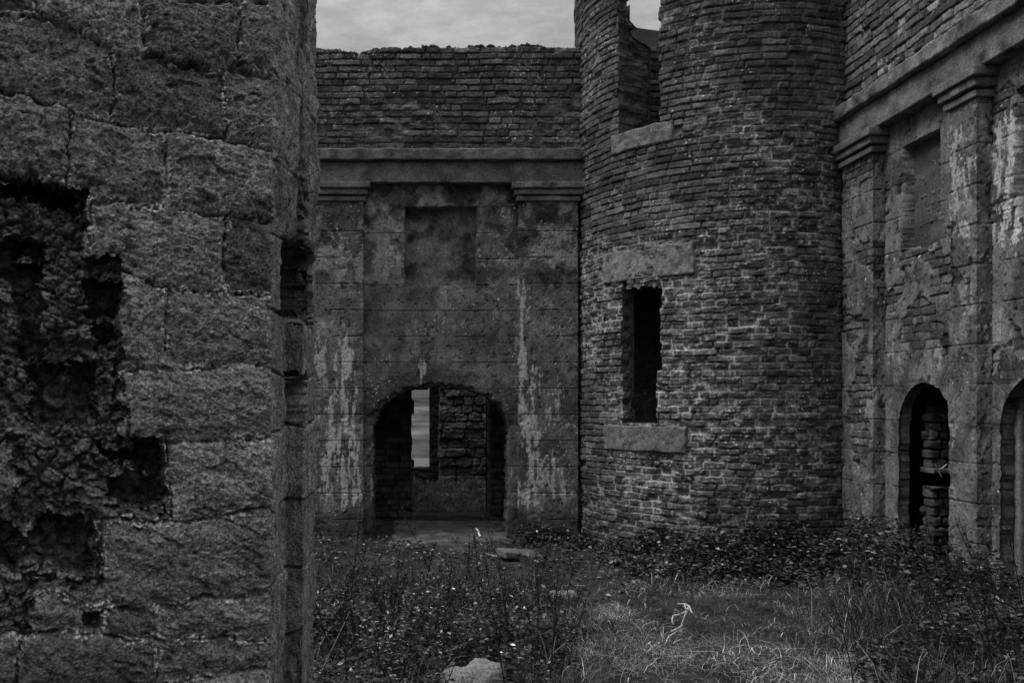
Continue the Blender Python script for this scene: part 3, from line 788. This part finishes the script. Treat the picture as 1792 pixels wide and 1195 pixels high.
gq = np.stack([gi[:-1, :-1], gi[:-1, 1:], gi[1:, 1:], gi[1:, :-1]], -1).reshape(-1, 4)
ground = mesh_obj('ground', np.stack([GX, GY, GZ], -1).reshape(-1, 3), gq, gt.ravel(), M_soil)
tag(ground, 'dark uneven earth floor of the court running out to fields', 'ground', kind='structure')

mw = bpy.data.materials.new('pond_water'); mw.use_nodes = True
b = mw.node_tree.nodes['Principled BSDF']; b.inputs['Base Color'].default_value = (.02, .02, .02, 1); b.inputs['Roughness'].default_value = .04
nn = mw.node_tree.nodes.new('ShaderNodeTexNoise'); nn.inputs['Scale'].default_value = .9; nn.inputs['Detail'].default_value = 3
bb = mw.node_tree.nodes.new('ShaderNodeBump'); bb.inputs['Strength'].default_value = .08; bb.inputs['Distance'].default_value = .05
mw.node_tree.links.new(nn.outputs['Fac'], bb.inputs['Height']); mw.node_tree.links.new(bb.outputs[0], b.inputs['Normal'])
th = np.linspace(0, 2 * math.pi, 49)[:-1]
rr_ = 1 + .12 * np.sin(3 * th) + .06 * np.sin(7 * th + 1)
ring = np.stack([11 * rr_ * np.cos(th), 59.5 + 4.6 * rr_ * np.sin(th), np.full(48, -3.0)], 1)
wv = np.concatenate([ring, [[0, 59.5, -3.0]]]); wq = np.array([[k, (k + 1) % 48, 48] for k in range(48)])
wat = mesh_obj('water', wv, wq, .02, mw); tag(wat, 'pale pond in the fields seen through the slit window', 'water', kind='structure')

# ================================================================== LOOSE STONES
def gpt(px, py):
    Y = F * EYE / (py - PY); return (px - PX) * Y / F, Y
def stone(name, px, py, size, label, tone, seed, rot=0., tilt=0., r=.5, cat='stone', sink=.3, mat=None, amp=.02, yoff=0):
    x, y = gpt(px, py); y += yoff
    z = float(ground_z(np.array([x]), np.array([y]))[0])
    sx, sy, sz = size
    ct, stt = math.cos(tilt), math.sin(tilt)
    def shp(w):
        w = w - np.array([x, y, z])
        lz = w[:, 2] + w[:, 0] * stt
        return np.stack([w[:, 0] * ct, w[:, 1], lz], 1) + np.array([x, y, z])
    o = rough_box(name, (x - sx / 2, y - sy / 2, z - sz * sink), (x + sx / 2, y + sy / 2, z + sz * (1 - sink)), mat or M_granite, None, res=min(.03, sz * .25), amp=amp, sc=7, r=min(size) * r,
                  tone=tone, tvar=.35, rot=rot, pivot=(x, y, 0), seed=seed, shape=shp)
    # put the origin at the stone's foot
    me = o.data; n = len(me.vertices); a = np.empty(n * 3, np.float32); me.vertices.foreach_get('co', a)
    a = a.reshape(-1, 3) - np.array([x, y, z], np.float32); me.vertices.foreach_set('co', a.ravel()); o.location = (x, y, z); me.update()
    return tag(o, label, cat)
stone('boulder', 826, 1226, (.36, .28, .22), 'pale rounded boulder half buried at the bottom edge among leaves', .17, 900, .3, .08, .6, sink=.12, amp=.075)
stone('flat_stone', 912, 978, (.46, .26, .09), 'flat slab lying tilted in the grass right of the arch threshold', .12, 901, .25, -.16, .3, sink=.2, amp=.035)
stone('flat_stone', 828, 1024, (.24, .10, .03), 'thin small flat stone lying alone in the dark soil of the court', .2, 902, -.05, 0, .4, sink=.1, amp=.008)
stone('fieldstone', 915, 1062, (.17, .16, .16), 'rounded dark stone poking out above the grass in mid court', .10, 903, .2, 0, .7, sink=.3, amp=.04)
stone('fieldstone', 985, 1050, (.22, .14, .09), 'low pale knobbly stone right of the rounded dark stone', .20, 904, .1, 0, .6, sink=.3, amp=.04)
stone('fieldstone', 1488, 992, (.20, .2, .17), 'grey block of fallen masonry near the foot of the tower corner', .15, 905, .5, .1, .5, sink=.2)
slab = rough_box('threshold_slab', (-.22, 9.32, -.04), (1.18, 10.95, .035), M_render, None, res=.022, amp=.03, sc=5, r=.025, tone=.085, tvar=.7, seed=906,
                 shape=lambda w: np.stack([w[:, 0] + .10 * fbm(w[:, 1] * 3, w[:, 1] * 0 + 4, 3, 35), np.where(w[:, 1] < 10, w[:, 1] + .16 * fbm(w[:, 0] * 2.5, w[:, 0] * 0, 3, 33) + .14 * sst(.7, 1.2, w[:, 0]), w[:, 1]), w[:, 2]], 1))
tag(slab, 'worn pale threshold slab with a broken front edge under the arch', 'slab')
random_stones = []

# ================================================================== PLANTS
def leafset(P, D, size, fold=.25, width=.55, seed=0, tone=.06, tvar=.5, droop=.2):
    """little folded pointed leaves: base P, direction D (unit)"""
    r = np.random.default_rng(seed); n = len(P)
    up = np.array([0, 0, 1.]) + r.normal(0, .45, (n, 3))
    sd_ = np.cross(D, up); sd_ /= np.maximum(np.linalg.norm(sd_, axis=1, keepdims=True), 1e-6)
    nr = np.cross(sd_, D)
    L = size[:, None]; W = L * width * .5
    m1 = P + D * L * .5 - np.array([0, 0, 1]) * L * droop * .15
    tip = P + D * L - np.array([0, 0, 1]) * L * droop * .5
    a = m1 + sd_ * W + nr * W * fold; b_ = m1 - sd_ * W + nr * W * fold
    V = np.stack([P, a, tip, b_], 1).reshape(-1, 3)
    i = np.arange(n)[:, None] * 4
    Q = np.concatenate([i + [0, 2, 1], i + [0, 3, 2]])
    T = np.repeat(tone * np.exp(r.normal(0, tvar, n)), 4)
    return V, Q, T

def tube(pts, r0, r1, sides=5):
    pts = np.asarray(pts, float); n = len(pts); V = []; Q = []
    for k in range(n):
        d = pts[min(k + 1, n - 1)] - pts[max(k - 1, 0)]; d = d / max(np.linalg.norm(d), 1e-9)
        a = np.cross(d, [.3, .9, .2]); a /= np.linalg.norm(a); c = np.cross(d, a)
        r = r0 + (r1 - r0) * k / (n - 1)
        for s in range(sides):
            q = 2 * math.pi * s / sides; V.append(pts[k] + (a * math.cos(q) + c * math.sin(q)) * r)
        if k:
            for s in range(sides):
                i0 = (k - 1) * sides + s; i1 = (k - 1) * sides + (s + 1) % sides
                Q.append([i0, i1, i1 + sides, i0 + sides])
    return np.array(V), np.array(Q)

def joinm(parts):
    Vs, Qs, Ts, off = [], [], [], 0
    for V, Q, T in parts:
        if Q.shape[1] == 3: Q = np.concatenate([Q, Q[:, 2:3]], 1)
        Vs.append(V); Qs.append(Q + off); Ts.append(np.broadcast_to(T, (len(V),))); off += len(V)
    return np.concatenate(Vs), np.concatenate(Qs), np.concatenate(Ts)

def tri_obj(name, V, Q, T, mat, parent=None):
    return mesh_obj(name, V, Q, T, mat, parent, smooth=False)

def unit(a): return a / np.maximum(np.linalg.norm(a, axis=-1, keepdims=True), 1e-9)

def scatter(n, x0, x1, y0, y1, dens, seed):
    r = np.random.default_rng(seed); X = r.uniform(x0, x1, n); Y = r.uniform(y0, y1, n)
    k = r.random(n) < dens(X, Y); return X[k], Y[k], r

def in_solid(X, Y, m=.0):
    pier_ = (X < -.47 + m) & (Y < 4.2 + m) & (Y > 2.0)
    tow_ = np.hypot(X - TC[0], Y - TC[1]) < TR + .02 + m
    bare = (np.abs(X - .0735 * Y) < .16) & (Y < 4.72)
    return pier_ | bare | tow_ | (X > XP - .02 - m) | (Y > YB - .14 - m) & ~((X > -.4) & (X < 1.1)) 

# --- grass
def grass_dens(X, Y):
    px = PX + F * X / Y
    d = .10 + .55 * sst(-.25, .35, fbm(X * 1.3, Y * 1.3, 3, 820))
    reg = sst(930, 1010, px) * sst(7.6, 6.9, Y)
    path = np.exp(-((X - .45) / .75) ** 2) * sst(6.9, 7.6, Y)
    return np.clip(d * (.32 + .9 * reg) * (1 - .85 * path), 0, 1) * ~in_solid(X, Y)
def blades(X, Y, r, hmin, hmax, tone, tvar, width, lean):
    n = len(X); H = r.uniform(hmin, hmax, n); Z = ground_z(X, Y) - .01
    a = r.uniform(0, 2 * math.pi, n); ln = np.abs(r.normal(0, lean, n)) + .05
    d = np.stack([np.cos(a), np.sin(a)], 1); w = width * r.uniform(.6, 1.3, n)
    fa = r.uniform(0, 2 * math.pi, n); side = np.stack([np.cos(fa), np.sin(fa), np.zeros(n)], 1) * w[:, None] * .5
    B = np.stack([X, Y, Z], 1)
    def pt(t, bend):
        o = np.zeros((n, 3)); o[:, :2] = d * (ln * H * bend)[:, None]; o[:, 2] = H * t / np.sqrt(1 + (ln * bend) ** 2 * .8); return B + o
    m1 = pt(.45, .22); m2 = pt(.8, .62); tp = pt(.97, 1.15)
    V = np.stack([B - side, B + side, m1 - side * .85, m1 + side * .85, m2 - side * .55, m2 + side * .55, tp], 1).reshape(-1, 3)
    i = np.arange(n)[:, None] * 7
    Q = np.concatenate([i + [0, 1, 3, 2], i + [2, 3, 5, 4], i + [4, 5, 6, 6]])
    Q3 = Q
    T = np.repeat(tone * np.exp(r.normal(0, tvar, n)), 7)
    return V, Q3, T
def tri_fix(Q):
    """split quads (some degenerate) into triangles without zero-area faces"""
    t = np.concatenate([Q[:, [0, 1, 2]], Q[:, [0, 2, 3]]]); return t[(t[:, 0] != t[:, 1]) & (t[:, 1] != t[:, 2]) & (t[:, 0] != t[:, 2])]
X, Y, r = scatter(430000, -1.6, 4.4, 4.0, 9.75, grass_dens, 31)
tm = .050 * np.exp(1.3 * fbm(X * 1.9, Y * 1.9, 3, 822) + .9 * fbm(X * 7, Y * 7, 2, 823) + .5 * sst(1350, 1550, PX + F * X / Y) * sst(6.2, 5.2, Y)) * (.5 + .9 * sst(7.4, 6.2, Y) * sst(950, 1050, PX + F * X / Y))
V, Q, T = blades(X, Y, r, .02, .075, 1., 1.0, .0038, 1.8); T = T * np.repeat(tm, 7)
tag(tri_obj('grass', V, tri_fix(Q), T, M_grass), 'rough dry grass covering the floor of the court', 'grass', kind='stuff')
X, Y, r = scatter(9000, .2, 4.3, 4.1, 7.2, lambda X, Y: .5 * sst(900, 1000, PX + F * X / Y) * sst(0, .4, fbm(X * 1.6, Y * 1.6, 2, 825)) * ~in_solid(X, Y), 33)
V, Q, T = blades(X, Y, r, .05, .15, .26, .7, .0040, 1.8)
tag(tri_obj('dry_grass', V, tri_fix(Q), T, M_grass), 'long bleached grass blades tangled across the right foreground', 'grass', kind='stuff')

# --- low leafy ground cover and brambles
def mass(name, label, boxes, n, hfun, size, tone, seed, mat=M_leaf, tvar=.6, width=.6, cat='plants'):
    Ps = []
    r = np.random.default_rng(seed)
    for (x0, x1, y0, y1, wgt) in boxes:
        k = int(n * wgt); X = r.uniform(x0, x1, k); Y = r.uniform(y0, y1, k)
        H = hfun(X, Y); ok = (H > .015) & ~in_solid(X, Y)
        X, Y, H = X[ok], Y[ok], H[ok]
        Z = ground_z(X, Y) + H * (r.random(len(X)) ** .6)
        Ps.append(np.stack([X, Y, Z], 1))
    P = np.concatenate(Ps); m = len(P)
    D = r.normal(0, 1, (m, 3)); D[:, 2] = np.abs(D[:, 2]) * .35 - .1; D = unit(D)
    V, Q, T = leafset(P, D, r.uniform(size * .5, size * 1.4, m), seed=seed, tone=tone, tvar=tvar, width=width)
    return tag(tri_obj(name, V, Q, T, mat), label, cat, kind='stuff')
def h_left(X, Y):
    px = PX + F * X / Y
    c = sst(-.35, .3, fbm(X * 2.6, Y * 2.6, 3, 830))
    return (.05 + .30 * c) * sst(7.9, 6.2, Y) * sst(1030, 900, px + 130 * fbm(X * 2, Y * 2, 3, 831)) * (.45 + .55 * sst(6.4, 4.9, Y))
mass('leafy_undergrowth', 'dark mass of small leaved weeds filling the foreground beside the pier', [(-1.3, 1.2, 3.6, 8.0, 1.)], 52000, h_left, .034, .031, 41, tvar=1.0)
def h_bram(X, Y):
    d = np.hypot(X - TC[0], Y - TC[1]) - TR
    c = sst(-.4, .3, fbm(X * 1.7, Y * 1.7, 3, 835))
    px = PX + F * X / Y
    f = sst(1.5, .1, d) * (.12 + .34 * c) * sst(1010, 1240, px)
    w = sst(1.0, .1, XW - X) * (.26 + .32 * c) * sst(5.2, 6.2, Y)
    bw = sst(.7, .15, YB - Y) * (.08 + .18 * c) * sst(1.15, 1.35, X)
    return np.maximum(np.maximum(f, w), bw)
mass('bramble', 'low dark brambles banked round the foot of the round tower', [(1.2, 4.4, 5.2, 9.7, 1.)], 90000, h_bram, .046, .030, 42, tvar=.95)
def h_right(X, Y):
    px = PX + F * X / Y
    c = sst(-.4, .3, fbm(X * 2.2, Y * 2.2, 3, 838))
    return (.06 + .40 * c) * sst(1500, 1680, px + 40 * vn(X * 3, Y * 3, 3)) * sst(7.4, 6.5, Y)
mass('leafy_undergrowth', 'dark leafy tangle at the foot of the right wall', [(2.2, 4.4, 4.1, 7.4, 1.)], 36000, h_right, .040, .024, 43, tvar=1.0)
mass('ground_litter', 'scattered low dark leaves and litter over the trodden earth before the rear arch', [(-1.3, 2.0, 6.6, 9.7, 1.)], 6000, lambda X, Y: .09 * sst(-.25, .4, fbm(X * 3.2, Y * 3.2, 4, 846)), .042, .040, 46, tvar=1.0)
def h_room(X, Y): return .12 * sst(-.1, .4, fbm(X * 3, Y * 3, 3, 840))
r = np.random.default_rng(44)
X = r.uniform(-.3, 1.6, 9000); Y = r.uniform(12.1, 14.7, 9000)
V, Q, T = blades(X, Y, r, .02, .09, .07, .9, .007, 1.8)
tag(tri_obj('grass', V, tri_fix(Q), T, M_grass), 'grass grown over the floor of the inner room', 'grass', kind='stuff')

def tall(name, label, n, x0, x1, y0, y1, dens, hm, tone, seed):
    X, Y, r = scatter(n, x0, x1, y0, y1, dens, seed)
    V, Q, T = blades(X, Y, r, hm * .3, hm, tone, 1.0, .0042, .75)
    return tag(tri_obj(name, V, tri_fix(Q), T, M_grass), label, 'grass', kind='stuff')
tall('tall_grass', 'dark upright grass growing between the weeds beside the pier', 16000, -1.2, 1.3, 3.9, 7.4,
     lambda X, Y: sst(1040, 930, PX + F * X / Y + 120 * fbm(X * 2, Y * 2, 3, 831)) * (.3 + .7 * sst(0, .4, fbm(X * 3, Y * 3, 2, 845))) * ~in_solid(X, Y), .30, .034, 61)
tall('tall_grass', 'dark upright grass growing along the foot of the right wall', 15000, 1.9, 4.4, 4.1, 7.0,
     lambda X, Y: sst(1470, 1640, PX + F * X / Y + 300 * fbm(X * 2, Y * 2, 3, 832)) * ~in_solid(X, Y), .36, .036, 62)

# --- individual weeds
def stalk_mesh(kind, seed):
    r = np.random.default_rng(seed); parts = []
    if kind == 'leafy':
        H = r.uniform(.34, .56); lean = r.normal(0, .12, 2)
        pts = [np.array([lean[0] * H * t * t + .01 * math.sin(5 * t + seed), lean[1] * H * t * t, H * t]) for t in np.linspace(0, 1, 8)]
        V, Q = tube(pts, .0042, .0014); parts.append((V, Q, .035))
        n = 34; ts = r.uniform(.25, 1, n); P = np.array([np.interp(t, np.linspace(0, 1, 8), [p[k] for p in pts]) for t in ts for k in range(3)]).reshape(-1, 3)
        D = r.normal(0, 1, (n, 3)); D[:, 2] = np.abs(D[:, 2]) * .4; D = unit(D)
        for b in range(3):
            t = r.uniform(.45, .85); p0 = np.array([np.interp(t, np.linspace(0, 1, 8), [p[k] for p in pts]) for k in range(3)])
            d = unit(np.array([r.normal(), r.normal(), 1.1])) * H * r.uniform(.2, .35)
            V, Q = tube([p0, p0 + d * .5, p0 + d + [0, 0, .01]], .002, .001, 4); parts.append((V, Q, .035))
            P = np.concatenate([P, p0 + d * r.uniform(.3, 1, (7, 1))]); dd = r.normal(0, 1, (7, 3)); dd[:, 2] = np.abs(dd[:, 2]) * .4; D = np.concatenate([D, unit(dd)])
        V, Q, T = leafset(P, D, r.uniform(.018, .042, len(P)), seed=seed, tone=.05, tvar=1.0); parts.append((V, Q, T))
    elif kind == 'bare':
        H = r.uniform(.45, .85); lean = np.array([-r.uniform(.15, .5), r.normal(0, .1)])
        pts = [np.array([lean[0] * H * t ** 1.4, lean[1] * H * t, H * t * .95]) for t in np.linspace(0, 1, 8)]
        V, Q = tube(pts, .0042, .0016); parts.append((V, Q, .022))
        n = 26; ts = np.sort(r.uniform(.35, 1, n)); P = np.stack([np.interp(ts, np.linspace(0, 1, 8), [p[k] for p in pts]) for k in range(3)], 1)
        D = r.normal(0, 1, (n, 3)); D[:, 2] = np.abs(D[:, 2]) * .7 + .3; D = unit(D)
        V, Q, T = leafset(P, D, r.uniform(.015, .05, n), width=.28, seed=seed, tone=.030, tvar=.5); parts.append((V, Q, T))
    elif kind == 'seed':
        H = r.uniform(.45, .75); lean = np.array([r.normal(0, .22), r.normal(0, .12)])
        pts = [np.array([lean[0] * H * t ** 1.3, lean[1] * H * t, H * t]) for t in np.linspace(0, 1, 8)]
        V, Q = tube(pts, .0048, .0018); parts.append((V, Q, .020))
        Pl = []
        for b in range(int(r.integers(2, 5))):
            t = r.uniform(.45, .85); p0 = np.array([np.interp(t, np.linspace(0, 1, 8), [p[k] for p in pts]) for k in range(3)])
            d = unit(np.array([r.normal(0, .5), r.normal(0, .5), 1.1])) * H * r.uniform(.15, .3)
            V, Q = tube([p0, p0 + d * .5, p0 + d], .0022, .0011, 4); parts.append((V, Q, .020)); Pl.append(p0 + d * r.uniform(.3, 1., (16, 1)))
        ts = r.uniform(.62, 1., 40); Pl.append(np.stack([np.interp(ts, np.linspace(0, 1, 8), [p[k] for p in pts]) for k in range(3)], 1))
        Pl = np.concatenate(Pl) + r.normal(0, .004, (sum(len(q) for q in Pl), 3)); D = unit(r.normal(0, 1, Pl.shape))
        V, Q, T = leafset(Pl, D, r.uniform(.008, .02, len(Pl)), width=.8, seed=seed, tone=.022, tvar=.6); parts.append((V, Q, T))
        n = 9; ts = r.uniform(.05, .5, n); P = np.stack([np.interp(ts, np.linspace(0, 1, 8), [p[k] for p in pts]) for k in range(3)], 1)
        D = r.normal(0, 1, (n, 3)); D[:, 2] = np.abs(D[:, 2]) * .5; V, Q, T = leafset(P, unit(D), r.uniform(.04, .09, n), width=.35, seed=seed, tone=.04, tvar=.6); parts.append((V, Q, T))
    else:  # pale straw
        H = r.uniform(.3, .55); lean = np.array([r.uniform(.15, .6) * r.choice([-1, 1]), r.normal(0, .2)])
        pts = [np.array([lean[0] * H * t, lean[1] * H * t * t, H * t]) for t in np.linspace(0, 1, 6)]
        V, Q = tube(pts, .0032, .0016, 4); parts.append((V, Q, .42))
    V, Q, T = joinm(parts)
    return V, tri_fix(Q), T

LIB = {}
def place(kind, name, label, cat, group, x, y, sc, rz, seed):
    key = (kind, seed)
    z = float(ground_z(np.array([x]), np.array([y]))[0]) - .015
    if key not in LIB:
        V, Q, T = stalk_mesh(kind, seed)
        o = tri_obj(name, V, Q, T, M_leaf if kind == 'leafy' else M_stem); LIB[key] = o
    else:
        o = LIB[key].copy(); col.objects.link(o)
    o.location = (x, y, z); o.rotation_euler = (0, 0, rz); o.scale = (sc, sc, sc)
    return tag(o, label, cat, group)
r = np.random.default_rng(51)
cnt = 0
while cnt < 95:
    y = r.uniform(3.75, 7.6); px = r.uniform(495, 990); x = (px - PX) * y / F
    if in_solid(np.array([x]), np.array([y]), .05)[0]: continue
    if y > 5.8 and r.random() < .45: continue
    place('leafy', 'leafy_weed', 'thin dark leafy weed standing in the left foreground undergrowth', 'weed', 'leafy weeds of the left foreground', x, y, r.uniform(.55, 1.0) * (1.0 if y < 5.6 else .8), r.uniform(0, 6.28), int(r.integers(0, 9)) + 100)
    cnt += 1
cnt = 0
while cnt < 70:
    y = r.uniform(4.3, 8.2); px = r.uniform(500, 1010); x = (px - PX) * y / F
    if in_solid(np.array([x]), np.array([y]), .05)[0] or (y > 6 and r.random() < .6): continue
    place('seed', 'seeding_weed', 'dark upright weed gone to seed among the left foreground leaves', 'weed', 'seeding weeds of the left foreground', x, y, r.uniform(.65, 1.2), r.uniform(0, 6.28), int(r.integers(0, 8)) + 400)
    cnt += 1
cnt = 0
while cnt < 105:
    y = r.uniform(4.2, 6.7); px = r.uniform(1490, 1850); x = (px - PX) * y / F
    if x > 4.2: continue
    if px < 1600 and r.random() < .5: continue
    place('bare', 'withered_stalk', 'tall dark withered stalk leaning left before the right wall', 'weed', 'withered stalks by the right wall', x, y, r.uniform(.55, 1.15), r.normal(0, .5), int(r.integers(0, 8)) + 200)
    cnt += 1
for k, (px, py, sc, rz) in enumerate([(865, 1125, .55, 0), (735, 1150, .6, .3), (550, 1200, .9, 3.0), (1000, 1120, .5, 2.5)]):
    x, y = gpt(px, py)
    place('straw', 'straw_stem', ['pale straw stem rising alone in the middle foreground', 'pale straw stem leaning among left weeds above the boulder', 'long pale straw stem slanting beside the near pier', 'short pale straw stem at the edge of the bright grass'][k], 'stem', None, x, y, sc, rz, 300 + k)

# --- pale dead branch, sticks and a long cane
def branch_obj(name, label, polys, mat, tone, cat='branch'):
    parts = []
    for pts, r0, r1 in polys:
        V, Q = tube(pts, r0, r1, 6); parts.append((V, Q, tone))
    V, Q, T = joinm(parts)
    o0 = V.mean(0); o0[2] = V[:, 2].min()
    o = mesh_obj(name, V - o0, tri_fix(Q), T, mat); o.location = o0
    return tag(o, label, cat)
def wpt(px, py, Y): return np.array([(px - PX) * Y / F, Y, EYE - (py - PY) * Y / F])
Yb_ = 5.6
branch_obj('dead_branch', 'bleached dead branch with forked twigs standing up from the grass', [
    ([wpt(1193, 1106, Yb_), wpt(1194, 1092, Yb_), wpt(1198, 1080, Yb_ - .03), wpt(1203, 1066, Yb_ - .05), wpt(1206, 1060, Yb_)], .009, .007),
    ([wpt(1203, 1068, Yb_), wpt(1192, 1074, Yb_ + .05), wpt(1180, 1076, Yb_ + .1), wpt(1175, 1083, Yb_ + .12)], .008, .005),
    ([wpt(1206, 1060, Yb_), wpt(1209, 1068, Yb_ - .05), wpt(1212, 1073, Yb_ - .1)], .008, .005),
    ([wpt(1206, 1060, Yb_), wpt(1198, 1056, Yb_ + .04), wpt(1186, 1056, Yb_ + .1)], .007, .004),
    ([wpt(1192, 1074, Yb_ + .05), wpt(1186, 1068, Yb_), wpt(1180, 1066, Yb_)], .006, .004),
    ([wpt(1178, 1077, Yb_), wpt(1176, 1086, Yb_ - .05), wpt(1178, 1092, Yb_ - .05)], .006, .004),
    ([wpt(1194, 1094, Yb_), wpt(1184, 1100, Yb_ - .05), wpt(1174, 1104, Yb_ - .05)], .007, .004),
    ([wpt(1198, 1058, Yb_), wpt(1200, 1064, Yb_ - .08), wpt(1207, 1066, Yb_ - .1)], .006, .004)], M_stem, .38)
x, y = gpt(840, 946)
branch_obj('white_stick', 'short crooked white stick lying at the right end of the threshold slab', [([wpt(834, 925, y + .3), wpt(837, 930, y + .2), wpt(838, 934, y + .12), wpt(842, 940, y)], .013, .010)], M_stem, .85, 'stick')
x, y = gpt(870, 974)
branch_obj('white_stick', 'tiny pale stick beside the tilted flat slab', [([wpt(850, 968, y), wpt(862, 972, y), wpt(869, 973, y)], .007, .011)], M_stem, .6, 'stick')
branch_obj('bramble_cane', 'pale bare cane slanting in the weeds at the right wall foot', [([wpt(1744, 1044, 5.4), wpt(1760, 1056, 5.3), wpt(1775, 1070, 5.25), wpt(1792, 1090, 5.2), wpt(1830, 1130, 5.1)], .007, .008)], M_stem, .26, 'cane')
branch_obj('pale_twig', 'pale forked twig on the ledge of the rubble pier inside the arch', [([wpt(1636, 812, 7.3), wpt(1642, 822, 7.3), wpt(1650, 818, 7.3), wpt(1657, 812, 7.3)], .008, .006), ([wpt(1642, 822, 7.3), wpt(1648, 834, 7.3)], .006, .004)], M_stem, .4, 'twig')

# ================================================================== LIGHT, SKY, CAMERA
w = bpy.data.worlds.new('World'); scene.world = w; w.use_nodes = True
nt = w.node_tree; nd = nt.nodes; lk = nt.links
bg = nd['Background']
sky = nd.new('ShaderNodeTexSky'); sky.sky_type = 'NISHITA'; sky.sun_disc = False
SUN_EL, SUN_AZ = math.radians(55), math.radians(262)   # azimuth from +Y, clockwise
sky.sun_elevation = SUN_EL; sky.sun_rotation = SUN_AZ
bw = nd.new('ShaderNodeRGBToBW'); lk.new(sky.outputs[0], bw.inputs[0])
tc = nd.new('ShaderNodeTexCoord')
mp = nd.new('ShaderNodeMapping'); mp.inputs['Scale'].default_value = (1.4, 1.4, 4.2); lk.new(tc.outputs['Generated'], mp.inputs['Vector'])
cn = nd.new('ShaderNodeTexNoise'); cn.inputs['Scale'].default_value = 3.6; cn.inputs['Detail'].default_value = 7; cn.inputs['Roughness'].default_value = .7
lk.new(mp.outputs[0], cn.inputs['Vector'])
cr = nd.new('ShaderNodeMapRange'); cr.inputs['From Min'].default_value = .44; cr.inputs['From Max'].default_value = .60; cr.inputs['To Min'].default_value = 1.06; cr.inputs['To Max'].default_value = .76
lk.new(cn.outputs['Fac'], cr.inputs['Value'])
mx = nd.new('ShaderNodeMath'); mx.operation = 'MULTIPLY_ADD'; mx.inputs[1].default_value = .03; mx.inputs[2].default_value = .92
lk.new(bw.outputs[0], mx.inputs[0])
mm = nd.new('ShaderNodeMath'); mm.operation = 'MULTIPLY'; lk.new(mx.outputs[0], mm.inputs[0]); lk.new(cr.outputs[0], mm.inputs[1])
sx = nd.new('ShaderNodeSeparateXYZ'); lk.new(tc.outputs['Generated'], sx.inputs[0])
gr = nd.new('ShaderNodeMapRange'); gr.clamp = True; gr.inputs['From Min'].default_value = .28; gr.inputs['From Max'].default_value = 1.; gr.inputs['To Min'].default_value = 1.; gr.inputs['To Max'].default_value = 8.4
lk.new(sx.outputs['Z'], gr.inputs['Value'])
m2 = nd.new('ShaderNodeMath'); m2.operation = 'MULTIPLY'; lk.new(mm.outputs[0], m2.inputs[0]); lk.new(gr.outputs[0], m2.inputs[1])
cc = nd.new('ShaderNodeCombineColor')
g2 = nd.new('ShaderNodeMapRange'); g2.inputs['From Min'].default_value = 0.; g2.inputs['From Max'].default_value = .06; g2.inputs['To Min'].default_value = .5; g2.inputs['To Max'].default_value = 1.
lk.new(sx.outputs['Z'], g2.inputs['Value'])
m3 = nd.new('ShaderNodeMath'); m3.operation = 'MULTIPLY'; lk.new(m2.outputs[0], m3.inputs[0]); lk.new(g2.outputs[0], m3.inputs[1])
for k in range(3): lk.new(m3.outputs[0], cc.inputs[k])
lk.new(cc.outputs[0], bg.inputs['Color']); bg.inputs['Strength'].default_value = .1

sl = bpy.data.lights.new('sun', 'SUN'); sl.energy = .85; sl.angle = math.radians(24); sl.color = (1, 1, 1)
so = bpy.data.objects.new('sun', sl); col.objects.link(so)
dv = np.array([math.sin(SUN_AZ) * math.cos(SUN_EL), math.cos(SUN_AZ) * math.cos(SUN_EL), math.sin(SUN_EL)])
from mathutils import Vector
so.rotation_euler = Vector(tuple(dv)).to_track_quat('Z', 'Y').to_euler()
so.location = (-3, -4, 9)

cam = bpy.data.cameras.new('camera'); co = bpy.data.objects.new('camera', cam); col.objects.link(co)
co.location = (0, 0, EYE); co.rotation_euler = (math.pi / 2, 0, 0)
cam.sensor_fit = 'HORIZONTAL'; cam.sensor_width = 36; cam.lens = 36 * F / 1792
cam.shift_x = (896 - PX) / 1792; cam.shift_y = (PY - 597.5) / 1792
cam.clip_start = .05; cam.clip_end = 6000
scene.camera = co
scene.view_settings.view_transform = 'Standard'; scene.view_settings.look = 'None'
scene.view_settings.exposure = 1.2; scene.view_settings.gamma = 1; scene.view_settings.use_curve_mapping = False
scene.cycles.max_bounces = 5
